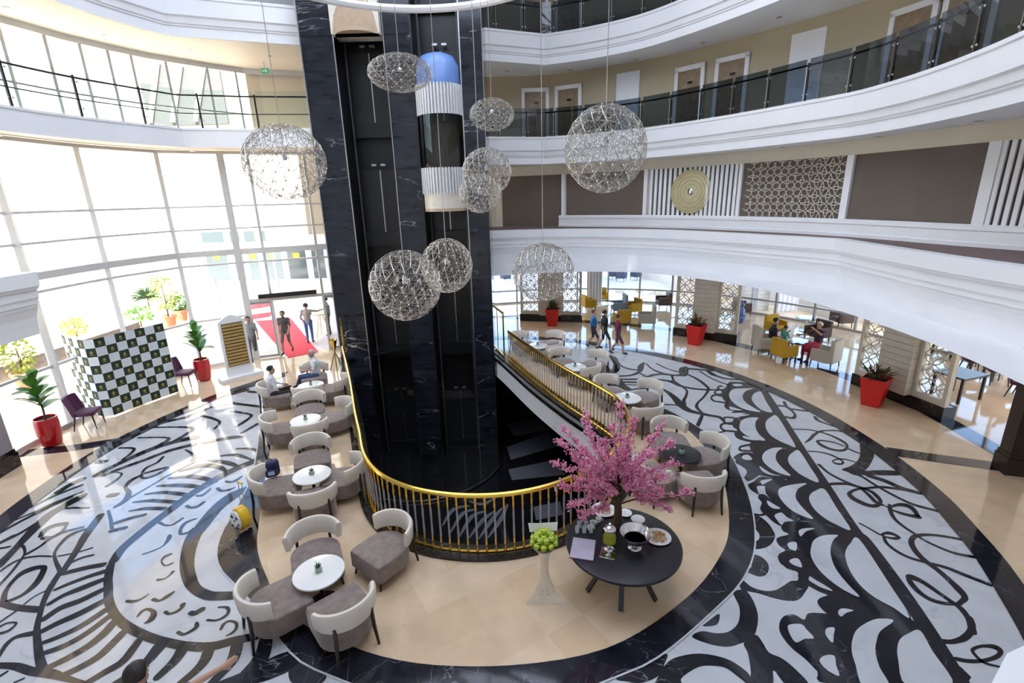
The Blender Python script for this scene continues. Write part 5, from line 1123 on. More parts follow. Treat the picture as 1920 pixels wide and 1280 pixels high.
for m in pk:                                     # thin petals let light through
    nt = m.node_tree; b_ = nt.nodes['Principled BSDF']; t_ = N(nt, 'BsdfTranslucent'); x_ = N(nt, 'MixShader'); x_.inputs[0].default_value = .4
    nt.links.new(nt.nodes['Color Ramp'].outputs[0], t_.inputs[0]); nt.links.new(b_.outputs[0], x_.inputs[1]); nt.links.new(t_.outputs[0], x_.inputs[2]); nt.links.new(x_.outputs[0], nt.nodes['Material Output'].inputs[0])
bb_ = MB()
for p in blos:
    n = Vector((rd.gauss(0, 1), rd.gauss(-.4, 1), rd.gauss(.6, 1))).normalized(); a = n.orthogonal().normalized(); b2 = n.cross(a); r = rd.uniform(.011, .019); bb_.mi = rd.choice((0, 0, 1, 1, 2))
    for k in range(5):
        t = k * 2 * PI / 5; u = a * math.cos(t) + b2 * math.sin(t); w = a * -math.sin(t) + b2 * math.cos(t)
        bb_.add([p, p + u * r * .7 + w * r * .45 + n * r * .3, p + u * r * 1.15 + n * r * .35, p + u * r * .7 - w * r * .45 + n * r * .3], [(0, 3, 2, 1)])
q = bb_.build('blossoms', pk, tree); q['kind'] = 'stuff'

# fruit stand
fb = at(1021, 1118, 0)
o = thing('fruit_stand', 'tall cream flared pedestal with triangular foot and shallow dish', 'stand', (fb.x, fb.y, .012), 0)
ped = mat('pedestal_cream', (.80, .70, .56), .3)
vs = []; prof = [(.255, 0), (.24, .03), (.15, .16), (.085, .32), (.058, .5), (.062, .66), (.09, .80), (.15, .88)]
vsn = 12
b = MB()
for r, z in prof:
    k = max(0, 1 - z / .45)
    for t in range(vsn):
        a = t * 2 * PI / vsn - PI / 2 + PI / 3
        tri = 1 / max(.5, math.cos(((a + PI / 2 + PI / 3) % (2 * PI / 3)) - PI / 3)) * .55
        rr = r * lerp(1, tri * 1.25, k); vs.append((rr * math.cos(a), rr * math.sin(a), z))
b.add(vs, [list(range(vsn))[::-1]] + [(i * vsn + t, i * vsn + (t + 1) % vsn, (i + 1) * vsn + (t + 1) % vsn, (i + 1) * vsn + t) for i in range(len(prof) - 1) for t in range(vsn)])
b.build('pedestal', ped, o, True)
MB().lathe([(.06, .86), (.16, .89), (.20, .95), (.205, .97), (.19, .96), (.13, .91), (0.001, .90)], 28).build('dish', mat('dark_dish', (.05, .06, .03), .3), o, True)
fr = mat('filigree', (.16, .10, .04), .5)
for x, z in ((0, .20), (-.03, .17), (.03, .17), (0, .15), (-.055, .135), (.055, .135), (-.02, .12), (.02, .12), (0, .24)):
    MB().tube([(x + .014 * math.cos(t * PI / 5), -.168 + z * .35 + .0, z + .014 * math.sin(t * PI / 5)) for t in range(10)], .004, 4, True).build('scroll', fr, o)
app = mat('green_apple', (.40, .52, .03), .25, var=.15)
am = MB().lathe([(0.001, -.038), (.025, -.042), (.046, -.022), (.050, .005), (.041, .034), (.02, .043), (0.001, .032)], 12).mesh('flesh', app, True)
stm = MB().tube([(0, 0, .028), (.004, 0, .05)], .003, 4).mesh('stem', M['bark'])
k = 0
for ring_r, n, z in ((.165, 10, .985), (.08, 5, .98), (.115, 8, 1.06), (.05, 3, 1.075), (.0, 1, 1.15)):
    for t in range(n):
        a = t * 2 * PI / n + ring_r * 9
        ap = tag(link('apple', am, None, (fb.x + ring_r * math.cos(a), fb.y + ring_r * math.sin(a), .012 + z), a), 'green apple in the heap on the tall cream fruit stand', 'apple', 'green apples on the fruit stand')
        link('stem', stm, ap)
for a, s in ((1.0, 1), (2.0, -1)):
    p = (fb.x + .19 * math.cos(a), fb.y + .19 * math.sin(a), 1.02)
nap = thing('napkin', 'white folded napkin tucked behind the green apples', 'napkin', (fb.x, fb.y + .16, .99))
MB().add([(-.20, .02, .02), (-.05, .07, .0), (.1, .06, .0), (.20, .0, .05), (-.22, .05, .16), (-.08, .12, .10), (.10, .10, .12), (.22, .04, .17)], [(0, 1, 5, 4), (1, 2, 6, 5), (2, 3, 7, 6)]).build('fold', M['table_white'], nap, True)
# ------------------------------------------------------------------ left lobby: backdrop, planters, chairs, sign
bp_ = [at(156, 766), at(172, 775), at(190, 781), at(207, 782), at(235, 772), at(285, 753), at(335, 735)]
bpath = spline([(p.x, p.y) for p in bp_], 4)
bpath = resample(bpath, plen(bpath) / 13 * .9999)
bd = thing('photo_backdrop', 'folded fabric photo backdrop of dark green and white checks by the windows', 'backdrop')
dg = mat('check_green', (.012, .030, .018), .7, var=.3, scale=12); wh = mat('check_white', (.70, .76, .78), .7, var=.04)
cl = MB(); rows_ = 9; hh = 2.28
em = MB()
for i in range(len(bpath) - 1):
    for j in range(rows_):
        a, b = bpath[i], bpath[i + 1]; z0, z1 = .03 + hh * j / rows_, .03 + hh * (j + 1) / rows_
        cl.mi = (i + j) % 2
        cl.add([(a[0], a[1], z0), (b[0], b[1], z0), (b[0], b[1], z1), (a[0], a[1], z1)], [(0, 1, 2, 3)])
        if (i + j) % 2 == 0:
            n_ = Vector((b[1] - a[1], -(b[0] - a[0]), 0)).normalized() * .006
            P_ = lambda u, v: Vector((lerp(a[0], b[0], u), lerp(a[1], b[1], u), lerp(z0, z1, v))) + n_
            em.add([P_(.5, .32), P_(.68, .5), P_(.5, .75), P_(.32, .5)], [(0, 1, 2, 3)]); em.add([P_(.3, .22), P_(.7, .22), P_(.7, .28), P_(.3, .28)], [(0, 1, 2, 3)])
cl.build('check_cloth', [dg, wh], bd); em.build('printed_emblems', mat('emblem_gold', (.35, .28, .06), .6), bd)['kind'] = 'stuff'
for s in (0, 5, -1):
    p = bpath[s]; MB().tube([(p[0] - .04, p[1] + .05, 0), (p[0] - .04, p[1] + .05, hh + .03)], .015, 6).build('support_pole', M['steel'], bd)

leafm = MB()
LP_ = [(0, 0), (.05, .04), (.10, .14), (.11, .24), (.07, .33), (0, .38)]
vs = []
for x, y in LP_: vs += [(-x, y, .04 * math.sin(y * 7) + .25 * x), (0, y, .04 * math.sin(y * 7)), (x, y, .04 * math.sin(y * 7) + .25 * x)]
leafm.add(vs, [f for k in range(5) for f in ((3 * k, 3 * k + 1, 3 * k + 4, 3 * k + 3), (3 * k + 1, 3 * k + 2, 3 * k + 5, 3 * k + 4))])
leaf_me = leafm.mesh('leaf', M['leaf'], 2)
def pot_tree(p, label, seed, h=1.80, n=17):
    rd = random.Random(seed)
    o = thing('potted_tree', label, 'potted plant', (p[0], p[1], 0), 0)
    pt = MB().lathe([(.15, 0), (.20, .04), (.25, .35), (.25, .62), (.235, .76), (.215, .76), (.22, .68), (0.001, .68)], 28).build('pot', M['red_gloss'], o, True)
    MB().lathe([(0.001, .705), (.215, .70)], 20).build('soil', M['soil'], pt)
    st = [(0, 0, .66), (.02, .01, 1.0), (-.02, .02, 1.35), (.01, .0, h - .1)]
    MB().tube(spline(st, 4), [.022] * 9 + [.012] * 4, 6).build('stem', M['bark'], o, True)
    for k in range(n):
        t = k / n; z = lerp(1.0, h, t); a = k * 2.4; l = link('leaf', leaf_me, o, (0.02 * math.cos(a), .02 * math.sin(a), z))
        s = lerp(1.5, 1.0, t); l.scale = (s, s, s); l.rotation_euler = (rd.uniform(-.1, .7) + t * .5, 0, a)
    return o
pot_tree((-11.83, 11.42), 'broad-leaved plant in a glossy red pot, nearest the left edge by the window', 1)
pot_tree((-10.62, 15.95), 'broad-leaved plant in a glossy red pot between the purple chair and the white sign', 2)

m_ps = MB().pad(sq(.50, .50, .06), .40, .50, .03).mesh('seat', M['purple'], True)
def pback():
    b = MB(); vs = []; W_ = [(-.27, .0), (-.2, .05), (0, .08), (.2, .05), (.27, .0)]; 
    rows = [(.42, .16, .0), (.6, .20, .0), (.85, .27, .0), (.95, .30, -.02)]
    for z, y, dw in rows:
        for x, dy in W_: vs.append((x + (dw if x > 0 else -dw) , y + dy, z))
    for z, y, dw in rows:
        for x, dy in W_: vs.append((x + (dw if x > 0 else -dw), y + dy + .06, z))
    n = 5; R_ = 4; o_ = n * R_; fs = []
    for r in range(R_ - 1):
        for c_ in range(n - 1):
            i = r * n + c_; fs += [(i, i + 1, i + n + 1, i + n), (o_ + i + n, o_ + i + n + 1, o_ + i + 1, o_ + i)]
    for c_ in range(n - 1): fs += [(c_ + 1, c_, o_ + c_, o_ + c_ + 1), ((R_ - 1) * n + c_, (R_ - 1) * n + c_ + 1, o_ + (R_ - 1) * n + c_ + 1, o_ + (R_ - 1) * n + c_)]
    for r in range(R_ - 1): fs += [(r * n, (r + 1) * n, o_ + (r + 1) * n, o_ + r * n), ((r + 1) * n + 4, r * n + 4, o_ + r * n + 4, o_ + (r + 1) * n + 4)]
    b.add(vs, fs)
    return b.mesh('backrest', M['purple'])
m_pb = pback()
m_pl = [MB().tube([(sx * .20, -.19, .42), (sx * .22, -.23, 0)], [.024, .014], 6).mesh('leg', M['dark_wood']) for sx in (-1, 1)] + [MB().tube([(sx * .20, .20, .42), (sx * .22, .30, 0)], [.024, .014], 6).mesh('leg', M['dark_wood']) for sx in (-1, 1)]
def purple(p, rz, label, group='purple side chairs'):
    o = thing('side_chair', label, 'chair', (p[0], p[1], .004), rz, group)
    link('seat', m_ps, o); link('backrest', m_pb, o)
    for m in m_pl: link('leg', m, o)
    return o
p = at(172, 800); purple(p, face(p, (p.x + 1, p.y + .25)), 'purple upholstered chair at the left end of the checked backdrop')
p = at(352, 722); purple(p, face(p, (p.x + 1, p.y + .1)), 'purple upholstered chair at the right end of the checked backdrop')
# white notice board with golden slats
a0, a1 = at(428, 712), at(476, 700)
an = math.atan2(a1.y - a0.y, a1.x - a0.x); c = (a0 + a1) / 2; w = (a1 - a0).length
o = thing('sign_board', 'white shaped sign board with rows of golden slats near the entrance', 'sign board', (c.x, c.y, 0), an)
top = [(-w / 2, 0), (w / 2, 0), (w / 2, 2.0), (w * .3, 2.12), (w * .12, 2.2), (0, 2.22), (-w * .12, 2.2), (-w * .3, 2.12), (-w / 2, 2.0)]
Tm = Matrix.Rotation(PI / 2, 4, 'X')
MB().prism(top, -.04, .06, Tm).build('board', M['white'], o)
MB().box((0, -.02, .05), (w + .5, .5, .10)).build('plinth', M['white'], o)
for k in range(13): MB().box((0, -.085, .52 + k * .112), (w * .78, .05, .062)).build('slat', M['slat_wood'], o)
MB().box((0, -.058, 1.2), (w * .80, .02, 1.5)).build('slat_backing', mat('slat_back', (.20, .16, .10), .6), o)
# bamboo tripod torch
p = at(632, 693)
o = thing('bamboo_tripod', 'bundle of bamboo canes tied as a tripod torch by the left end of the railing', 'ornament', (p.x, p.y, 0))
for k in range(4):
    a = k * PI / 2 + .4; MB().tube([(.22 * math.cos(a), .22 * math.sin(a), 0), (-.02 * math.cos(a), -.02 * math.sin(a), .75), (-.12 * math.cos(a), -.12 * math.sin(a), 1.15)], .02, 6).build('cane', mat('bamboo_%d' % k, (.30, .20, .07), .5), o)
MB().lathe([(.03, .72), (.14, 1.12), (.13, 1.12), (0.001, .9)], 12).build('cup', M['gold'], o)
# columns
def column(p, w, m_low, m_up, zt, label, rz=0, n=1):
    c = bpy.data.objects.new('wall_column_%d' % n, None); C.objects.link(c); struct(c, label); c.location = (p[0], p[1], 0); c.rotation_euler = (0, 0, rz)
    MB().box((0, 0, .18), (w + .08, w + .08, .36)).build('base', m_low, c); MB().box((0, 0, .40), (w + .04, w + .04, .08)).build('base_cap', m_low, c)
    MB().box((0, 0, (zt + .42) / 2), (w, w, zt - .42)).build('shaft', m_up, c)
column((-12.0, 10.05), .62, M['base_marble'], mat('grey_column', (.30, .26, .28), .4), ZB1, 'grey column with black base at the left edge', 0.1, 1)
column((10.36, 9.02), .36, M['dark_wood'], M['dark_wood'], ZB1, 'dark timber column at the right edge', -.3, 2)

# ------------------------------------------------------------------ restaurant under the mezzanine
def lattice(o, x0, x1, z0, z1, r, y, m):
    nx = max(1, round((x1 - x0) / (r * 1.0))); sx = (x1 - x0) / nx; nz = max(1, round((z1 - z0) / (r * 1.0))); sz = (z1 - z0) / nz
    for i in range(nx + 1):
        for j in range(nz + 1):
            if (i + j) % 2: continue
            cx, cz = x0 + i * sx, z0 + j * sz; run = []
            runs = []
            for t in range(17):
                u, v = cx + sx * math.cos(t * PI / 8), cz + sz * math.sin(t * PI / 8)
                if x0 - .001 <= u <= x1 + .001 and z0 - .001 <= v <= z1 + .001: run.append((u, y, v))
                else:
                    if len(run) > 1: runs.append(run)
                    run = []
            if len(run) > 1: runs.append(run)
            for rr in runs: MB().tube(rr, .015, 4).build('lattice_arc', m, o)
def pillar(pa, pb, n, label):
    pa, pb = Vector(pa), Vector(pb); _n = Vector((-(pb.y - pa.y), pb.x - pa.x, 0)).normalized() * .22; pa = pa + _n; pb = pb + _n; L = (pb - pa).length; an = math.atan2(pb.y - pa.y, pb.x - pa.x)
    c = bpy.data.objects.new('wall_pillar_%d' % n, None); C.objects.link(c); c.location = (pa.x, pa.y, 0); c.rotation_euler = (0, 0, an); struct(c, label)
    H_ = ZB1 + .02
    MB().box((L / 2, .16, .17), (L + .06, .42, .34)).build('plinth', M['base_marble'], c)
    lw = L * .33
    for s, x0 in ((0, 0), (1, L - lw)):
        f = MB().box((x0 + .05, .06, (H_ + .34) / 2), (.10, .14, H_ - .34)).box((x0 + lw - .05, .06, (H_ + .34) / 2), (.10, .14, H_ - .34)).box((x0 + lw / 2, .06, .42), (lw - .2, .12, .16)).box((x0 + lw / 2, .06, H_ - .06), (lw - .2, .12, .12))
        q = f.build('screen_frame', M['screen'], c)
        lattice(q, x0 + .10, x0 + lw - .10, .50, H_ - .12, .20, .06, M['screen'])
    z = .34; k = 0
    while z < H_:
        MB().box((L / 2, .02 - (.0), z + .085), (L - 2 * lw, .52, .165)).build('stone_course', M['stone_white'], c); z += .175
pillar(at(975, 603), at(1089, 606), 1, 'cream pillar between lattice screens, farthest from the camera')
pillar(at(1260, 630), at(1377, 646), 2, 'cream pillar between lattice screens, middle of the three')
pillar(at(1587, 720), at(1752, 789), 3, 'cream pillar between lattice screens, nearest at the right')
crot = [mat('croton_a', (.05, .11, .03), .4, var=.4, scale=20), mat('croton_b', (.22, .07, .03), .45, var=.4, scale=20)]
def red_planter(p, rz, label, s=1.0, seed=1):
    rd = random.Random(seed)
    o = thing('square_planter', label, 'planter', (p[0], p[1], .004), rz); 
    vs = [(a * w_, b * w_, z) for w_, z in ((.20, 0), (.30, .80), (.27, .80), (.26, .72)) for a, b in ((-1, -1), (1, -1), (1, 1), (-1, 1))]
    b = MB(); b.add(vs, [(3, 2, 1, 0)] + [(4 * r + k, 4 * r + (k + 1) % 4, 4 * r + 4 + (k + 1) % 4, 4 * r + 4 + k) for r in range(3) for k in range(4)] + [(12, 13, 14, 15)]); b.build('planter_body', M['red_matte'], o)
    MB().box((0, 0, .735), (.52, .52, .03)).build('soil', M['soil'], o)
    b = MB()
    for k in range(46):
        a = rd.random() * 6.28; el = rd.uniform(.2, 1.4); L = rd.uniform(.25, .55); bx, by = rd.uniform(-.15, .15), rd.uniform(-.15, .15); b.mi = rd.choice((0, 0, 1))
        d = Vector((math.cos(a) * math.cos(el), math.sin(a) * math.cos(el), math.sin(el))); s_ = Vector((-math.sin(a), math.cos(a), 0)); st = Vector((bx, by, .74 + rd.uniform(0, .15)))
        b.add([st, st + d * L * .45 + s_ * .045, st + d * L + Vector((0, 0, -.06)), st + d * L * .45 - s_ * .045], [(0, 1, 2, 3)])
    b.build('croton_leaves', crot, o)['kind'] = 'stuff'
red_planter(at(1634, 758), -.9, 'red square planter of crotons beside the nearest lattice pillar', 1, 1)
red_planter(at(1303, 645), -.8, 'red square planter of crotons beside the middle lattice pillar', 1, 2)
red_planter(at(1036, 610), -.2, 'red square planter of crotons beside the far lattice pillar', 1, 3)
# restaurant glazing and terrace
RG = spline([(-3, 26.5), (1, 27.2), (5, 27), (9.3, 25.4), (12.6, 22.2), (15, 18), (16, 13.5), (16, 8), (15, 3)], 4)
rw = bpy.data.objects.new('window_3', None); C.objects.link(rw); struct(rw, 'restaurant glazing towards the terrace')
LR = plen(RG); nR = 22
for k in range(nR + 1):
    (x, y), a = along(RG, LR * k / nR); MB().box((x, y, 1.45), (.09, .12, 2.9), a).build('mullion', M['frame_grey'], rw)
    if k < nR: MB().sweep([along(RG, LR * (k + t / 3) / nR)[0] for t in range(4)], [(0, .05), (0, 2.85)]).build('pane', M['glass'], rw)
for z in (.05, .72, 2.85): MB().sweep(RG, [(-.04, z - .04), (.04, z - .04), (.04, z + .04), (-.04, z + .04)], True).build('transom', M['frame_grey'], rw)
struct(MB().sweep(RG, [(-.1, 2.87), (8, 2.87)]).build('ceiling_restaurant', M['white']), 'restaurant ceiling')
struct(MB().sweep(RG, [(-.05, 2.85), (-.05, 16)]).build('wall_outer', M['ext_white']))
struct(MB().flat([(-8, 24), (-3, 26.6), (60, -30), (60, 70), (-8, 70)], -.05).build('floor_terrace', M['terrace']), 'pale tiled terrace outside the restaurant')
tw_ = [(-6, 46)] + spline([tuple(at(*q)[:2]) for q in ((1100, 505), (1237, 527), (1267, 541), (1472, 576), (1556, 598))], 3) + [(21, 14), (22, 4)]; struct(MB().sweep(tw_, [(0, -.05), (0, .75), (-.3, .75), (-.3, -.05)]).build('wall_terrace', M['ext_white']), 'low white terrace wall')
hb = MB(); rd = random.Random(5)
for p in resample(offset2(tw_, -.75), .14):
    for k in range(3):
        c = Vector((p[0] + rd.uniform(-.35, .35), p[1] + rd.uniform(-.35, .35), rd.uniform(.4, 1.25))); r = rd.uniform(.10, .2)
        hb.add([c + Vector(q) * r for q in ((1, .2, 0), (-.9, .3, .2), (0, 1, -.2), (.1, -1, .1), (0, .2, 1), (.2, 0, -1))], [(0, 2, 4), (2, 1, 4), (1, 3, 4), (3, 0, 4), (2, 0, 5), (1, 2, 5), (3, 1, 5), (0, 3, 5)])
tag(hb.build('hedge', M['hedge']), 'clipped green hedge beyond the terrace wall', 'hedge', None, 'stuff')
# curtains
def curtain(px, py, w, label):
    p = at(px, py); o = thing('curtain', label, 'curtain', (p.x, p.y, 0), 0)
    b = MB(); P = [(x_ * w / 24, .06 * math.sin(x_ * 1.3)) for x_ in range(25)]
    b.sweep(P, [(0, .05), (0, 1.2), (0, 2.84)]); b.build('drape', mat('sheer_white', (.78, .80, .86), .8, var=.03), o, True)
    return o
curtain(1100, 575, .8, 'white curtain beside the far pillar window'); curtain(1452, 585, 1.1, 'white gathered curtain behind the seated woman'); curtain(1405, 582, .35, 'narrow white curtain behind the middle pillar')
# armchairs
def arm_meshes(ms, mb_, w=.70, d=.70, hb_=.86):
    A_ = MB().pad(sq(w - .18, d - .12, .05, oy=-.04), .24, .45, .03).mesh('cushion', ms, True)
    B_ = MB().pad(sq(w, .14, .05, oy=d / 2 - .07), .22, hb_, .03).mesh('backrest', mb_, True)
    C_ = [MB().pad(sq(.10, d - .1, .03, ox=s * (w / 2 - .05), oy=-.02), .22, .62, .03).mesh('armrest', mb_, True) for s in (-1, 1)]
    D_ = [MB().tube([(sx * (w / 2 - .07), sy * (d / 2 - .07), .25), (sx * (w / 2 - .05), sy * (d / 2 - .05), 0)], [.026, .016], 6).mesh('leg', M['dark_wood']) for sx in (-1, 1) for sy in (-1, 1)]
    return A_, B_, C_, D_
def armchair(ms, p, rz, label, group):
    o = thing('armchair', label, 'armchair', (p[0], p[1], .004), rz, group)
    link('cushion', ms[0], o); link('backrest', ms[1], o)
    for m in ms[2]: link('armrest', m, o)
    for m in ms[3]: link('leg', m, o)
AY = arm_meshes(M['yellow'], M['yellow'], .66, .64, .82); AP = arm_meshes(M['pat_cream'], M['pat_cream'], .74, .74, .98); AB = arm_meshes(M['brown'], M['brown'], .7, .7, .85); AG = arm_meshes(M['blue_grey'], M['blue_grey'], .74, .74, .98)
gy = 'mustard yellow armchairs in the restaurant'; gp = 'patterned cream armchairs in the restaurant'
armchair(AY, at(1468, 676), face((0, 0), (1, .3)), 'mustard armchair nearest the seated woman and child', gy)
armchair(AY, at(1165, 612), face((0, 0), (-.2, 1)), 'mustard armchair just behind the walking family', gy)
armchair(AY, at(1187, 590), face((0, 0), (-1, -.3)), 'mustard armchair beside the patterned armchair under the terrace window', gy)
armchair(AY, at(1127, 568), face((0, 0), (0, -1)), 'mustard armchair farthest back, facing the lobby', gy)
armchair(AY, at(1104, 582), face((0, 0), (1, .2)), 'mustard armchair beside the white curtain', gy)
armchair(AY, at(1452, 628), face((0, 0), (.3, -1)), 'mustard armchair behind the seated man', gy)
armchair(AP, at(1212, 612), face((0, 0), (-1, .2)), 'patterned cream armchair before the middle pillar', gp)
armchair(AP, at(1545, 686), face((0, 0), (-.7, 1)), 'patterned cream armchair with its back to the lobby, by the seated woman', gp)
armchair(AP, at(1432, 660), face((0, 0), (1, -.1)), 'patterned cream armchair left of the seated man', gp)
armchair(AG, at(1160, 588), face((0, 0), (-1, 0)), 'blue-grey armchair in the middle of the far seating group', gp)
armchair(AB, at(1243, 578), face((0, 0), (-1, 0)), 'brown leather armchair half behind the middle lattice screen', 'brown armchairs in the restaurant')
armchair(AB, at(1530, 640), face((0, 0), (-1, -.3)), 'brown leather armchair the woman in red leans on', 'brown armchairs in the restaurant')
armchair(AB, at(1390, 590), face((0, 0), (1, 0)), 'brown leather armchair in front of the striped stone wall', 'brown armchairs in the restaurant')
armchair(AB, at(1575, 612), face((0, 0), (-1, 0)), 'brown leather armchair by the terrace window at the right', 'brown armchairs in the restaurant')
def low_table(p, r, label, m):
    o = thing('coffee_table', label, 'table', (p[0], p[1], .004)); 
    MB().lathe([(0.001, .55), (r, .55), (r, .58), (0.001, .58)], 28).build('table_top', m, o); MB().lathe([(.03, .02), (.03, .55)], 10).build('stem', M['steel'], o); MB().lathe([(r * .6, 0), (r * .6, .02), (0.001, .02)], 20).build('base', M['steel'], o)
low_table(at(1492, 668), .42, 'round glass-topped coffee table before the seated woman', M['glass_green']); low_table(at(1135, 590), .4, 'round pale coffee table in the far seating group', M['table_white'])
low_table(at(1510, 620), .42, 'round blue-lit glass table behind the seated family', M['glass_green'])
# vases
def vase(p, label):
    o = thing('floor_vase', label, 'vase', (p[0], p[1], .004))
    bl_ = mat('blue_white_china', (.12, .20, .55), .12, var=1.2, scale=14)
    MB().lathe([(.10, 0), (.16, .1), (.20, .35), (.14, .62), (.07, .72), (.10, .80), (.08, .80), (0.001, .7)], 24).build('body', bl_, o, True)
    MB().lathe([(.11, .8), (.12, .84), (.05, .92), (.02, .97), (0.001, .98)], 20).build('lid', bl_, o, True)
vase(at(1388, 605), 'tall blue and white china vase by the middle lattice screen')
stw = MB()
st_ = bpy.data.objects.new('wall_partition', None); C.objects.link(st_); struct(st_, 'striped beige stone wall inside the restaurant'); pw = at(1405, 588); st_.location = (pw.x, pw.y + .6, 0)
for k in range(14): MB().box((.6, .2, .1 + k * .2), (1.3, .3, .19)).build('stone_course', M['stone_white'], st_)
# dining area at the far right
def dining(p, w, d, rz, label, m):
    o = thing('dining_table', label, 'table', (p[0], p[1], .004), rz)
    MB().box((0, 0, .73), (w, d, .05)).build('table_top', m, o)
    for sx in (-1, 1):
        for sy in (-1, 1): MB().box((sx * (w / 2 - .06), sy * (d / 2 - .06), .355), (.06, .06, .70)).build('leg', M['dark_wood'], o)
dark_t = mat('dark_table_top', (.02, .018, .024), .35)
dining(at(1790, 745), 1.0, .8, .3, 'dark glossy dining table just right of the nearest pillar', dark_t)
dining(at(1880, 705), 1.7, .8, .1, 'long dark dining table at the right edge', dark_t)
dining(at(1790, 668), 1.2, .8, .1, 'dark dining table farther back right of the pillar', dark_t)
dining(at(1850, 665), .8, .6, .2, 'small pale-topped table among the purple dining chairs', M['blue_grey'])
for i, (px, py, r) in enumerate(((1822, 700, 1.2), (1862, 718, 2.8), (1916, 748, .4), (1810, 682, -.6), (1840, 655, 3.0), (1895, 690, 1.8))):
    purple(at(px, py), r, 'dark purple dining chair ' + ['beside the table nearest the pillar', 'in front of the small pale table', 'at the right edge of the picture', 'behind the glossy table by the pillar', 'farthest back in the dining area', 'at the long table by the right edge'][i], 'purple dining chairs')

# terrace furniture seen through the glass
wk = arm_meshes(mat('wicker', (.05, .07, .10), .7), mat('wicker_dark', (.04, .055, .085), .7), .62, .62, .84)
for i, (px, py) in enumerate(((1118, 527), (1148, 523), (1165, 527), (1192, 524), (948, 528))):
    armchair(wk, at(px, py), i * 1.3, 'dark wicker terrace armchair ' + ['at the left of the terrace group', 'second from left on the terrace', 'in the middle of the terrace group', 'at the right of the terrace group', 'on the terrace beside the lift tower'][i], 'wicker terrace chairs')
dining(at(1135, 520), 1.0, .9, 0, 'pale terrace table between wicker chairs', M['blue_grey'])
# ------------------------------------------------------------------ outside the entrance
struct(MB().flat([(-60, -20), (-12.4, 8), (-12.45, 13), (-12.2, 15.5), (-11.4, 17.3), (-9.9, 18.2), (-6, 19.8), (-8, 24), (-8, 70), (-60, 70)], -.02).build('floor_forecourt', M['paving']), 'sunlit forecourt paving outside the entrance')
cp = [at(530, 669), at(594, 660), at(548, 601), at(478, 602)]
rc = tag(MB().prism([(p.x, p.y) for p in (at(541, 671), at(597, 660), at(545, 597), at(480, 602))], -.02, .012).build('red_carpet', M['carpet_red']), 'red carpet leading in through the entrance doors', 'carpet')
tag(MB().prism([(p.x, p.y) for p in (at(473, 590), at(509, 585), at(507, 592), at(474, 598))], -.02, .012).build('red_mat', M['carpet_red']), 'narrow red mat on the far forecourt', 'mat')
tag(MB().prism([(p.x, p.y) for p in (at(470, 572), at(508, 567), at(508, 573), at(471, 579))], -.02, .012).build('red_mat', M['carpet_red']), 'second narrow red mat, farthest from the doors', 'mat')
# pink brick paving area: individual bricks near, joined beyond
bx = [at(75, 640), at(205, 612), at(195, 575), at(85, 580)]
poly = [(p.x, p.y) for p in bx]; bm_ = MB(); cx = min(p[0] for p in poly); cy = min(p[1] for p in poly)
bs = (max(p[0] for p in poly) - cx, max(p[1] for p in poly) - cy)
n1, n2 = 30, 20
for i in range(n1):
    for j in range(n2):
        x0 = cx + bs[0] * i / n1; y0 = cy + bs[1] * j / n2; q = clip_cell(poly, x0, x0 + bs[0] / n1 * .93, y0, y0 + bs[1] / n2 * .93)
        if len(q) > 2: bm_.prism(q, -.02, .02)
tag(bm_.build('brick_paving', M['brick']), 'pink brick paving patch on the forecourt beyond the left windows', 'paving', None, 'stuff')
# buildings opposite
def facade(n, a, b, h, label, m=M['ext_white']):
    o = bpy.data.objects.new('wall_exterior_%d' % n, None); C.objects.link(o); struct(o, label); an = math.atan2(b[1] - a[1], b[0] - a[0]); L = math.dist(a, b)
    o.location = (a[0], a[1], 0); o.rotation_euler = (0, 0, an)
    MB().box((L / 2, .2, h / 2), (L, .4, h)).build('render_wall', m, o); return o, L
f1, L1 = facade(1, (-30, 38), (-6, 38), 17, 'white rendered building opposite the entrance')
f2, L2_ = facade(2, (-32, 12), (-27, 37), 14, 'white rendered wall to the left of the forecourt')
# shopfront with dark glass
dkg = mat('shop_glass', (.05, .07, .08), .08); 
for px0, px1 in ((395, 440), (446, 470), (472, 497), (503, 540), (545, 585), (590, 622)):
    a = aty(px0, 540, 37.9); b = aty(px1, 540, 37.9)
    for z0, z1 in ((0, 2.6), (2.9, 3.9)):
        fr_ = MB().box(((a.x + b.x) / 2 + 30, -.06, (z0 + z1) / 2), (b.x - a.x, .1, z1 - z0)).build('shop_window', M['frame'], f1)
        MB().box(((a.x + b.x) / 2 + 30, -.12, (z0 + z1) / 2), (b.x - a.x - .25, .05, z1 - z0 - .2)).build('pane', dkg, fr_)
    if px0 < 560: MB().box(((a.x + b.x) / 2 + 30, -.16, 1.9), (.5, .02, .35)).build('yellow_notice', M['yellow'], f1)
a = aty(505, 480, 30); b = aty(616, 480, 30)
sg = thing('canopy_sign', 'pale grey-green canopy sign board above the entrance forecourt', 'sign', (0, 0, 0))
MB().box(((a.x + b.x) / 2, 30, 3.9), (b.x - a.x, .25, 1.7)).build('panel', mat('sage_panel', (.42, .50, .44), .5), sg)
for x in (a.x + .2, b.x - .2): MB().box((x, 30.1, 1.5), (.15, .15, 3.1)).build('post', M['frame_grey'], sg)
for k in range(7): MB().box((lerp(a.x, b.x, .35) + k * .26, 29.86, 4.25), (.16, .02, .22)).build('letter_block', M['white'], sg)
MB().box((7.6, -.1, 14.0), (5.6, .2, 5.6)).build('stair_glazing', mat('stair_grey', (.07, .07, .07), .7), f1)
for k in range(3): MB().beam((5.0 + k * 1.6, -.3, 11.4), (6.9 + k * 1.6, -.3, 16.6), .35, .2).build('white_brace', M['ext_white'], f1)
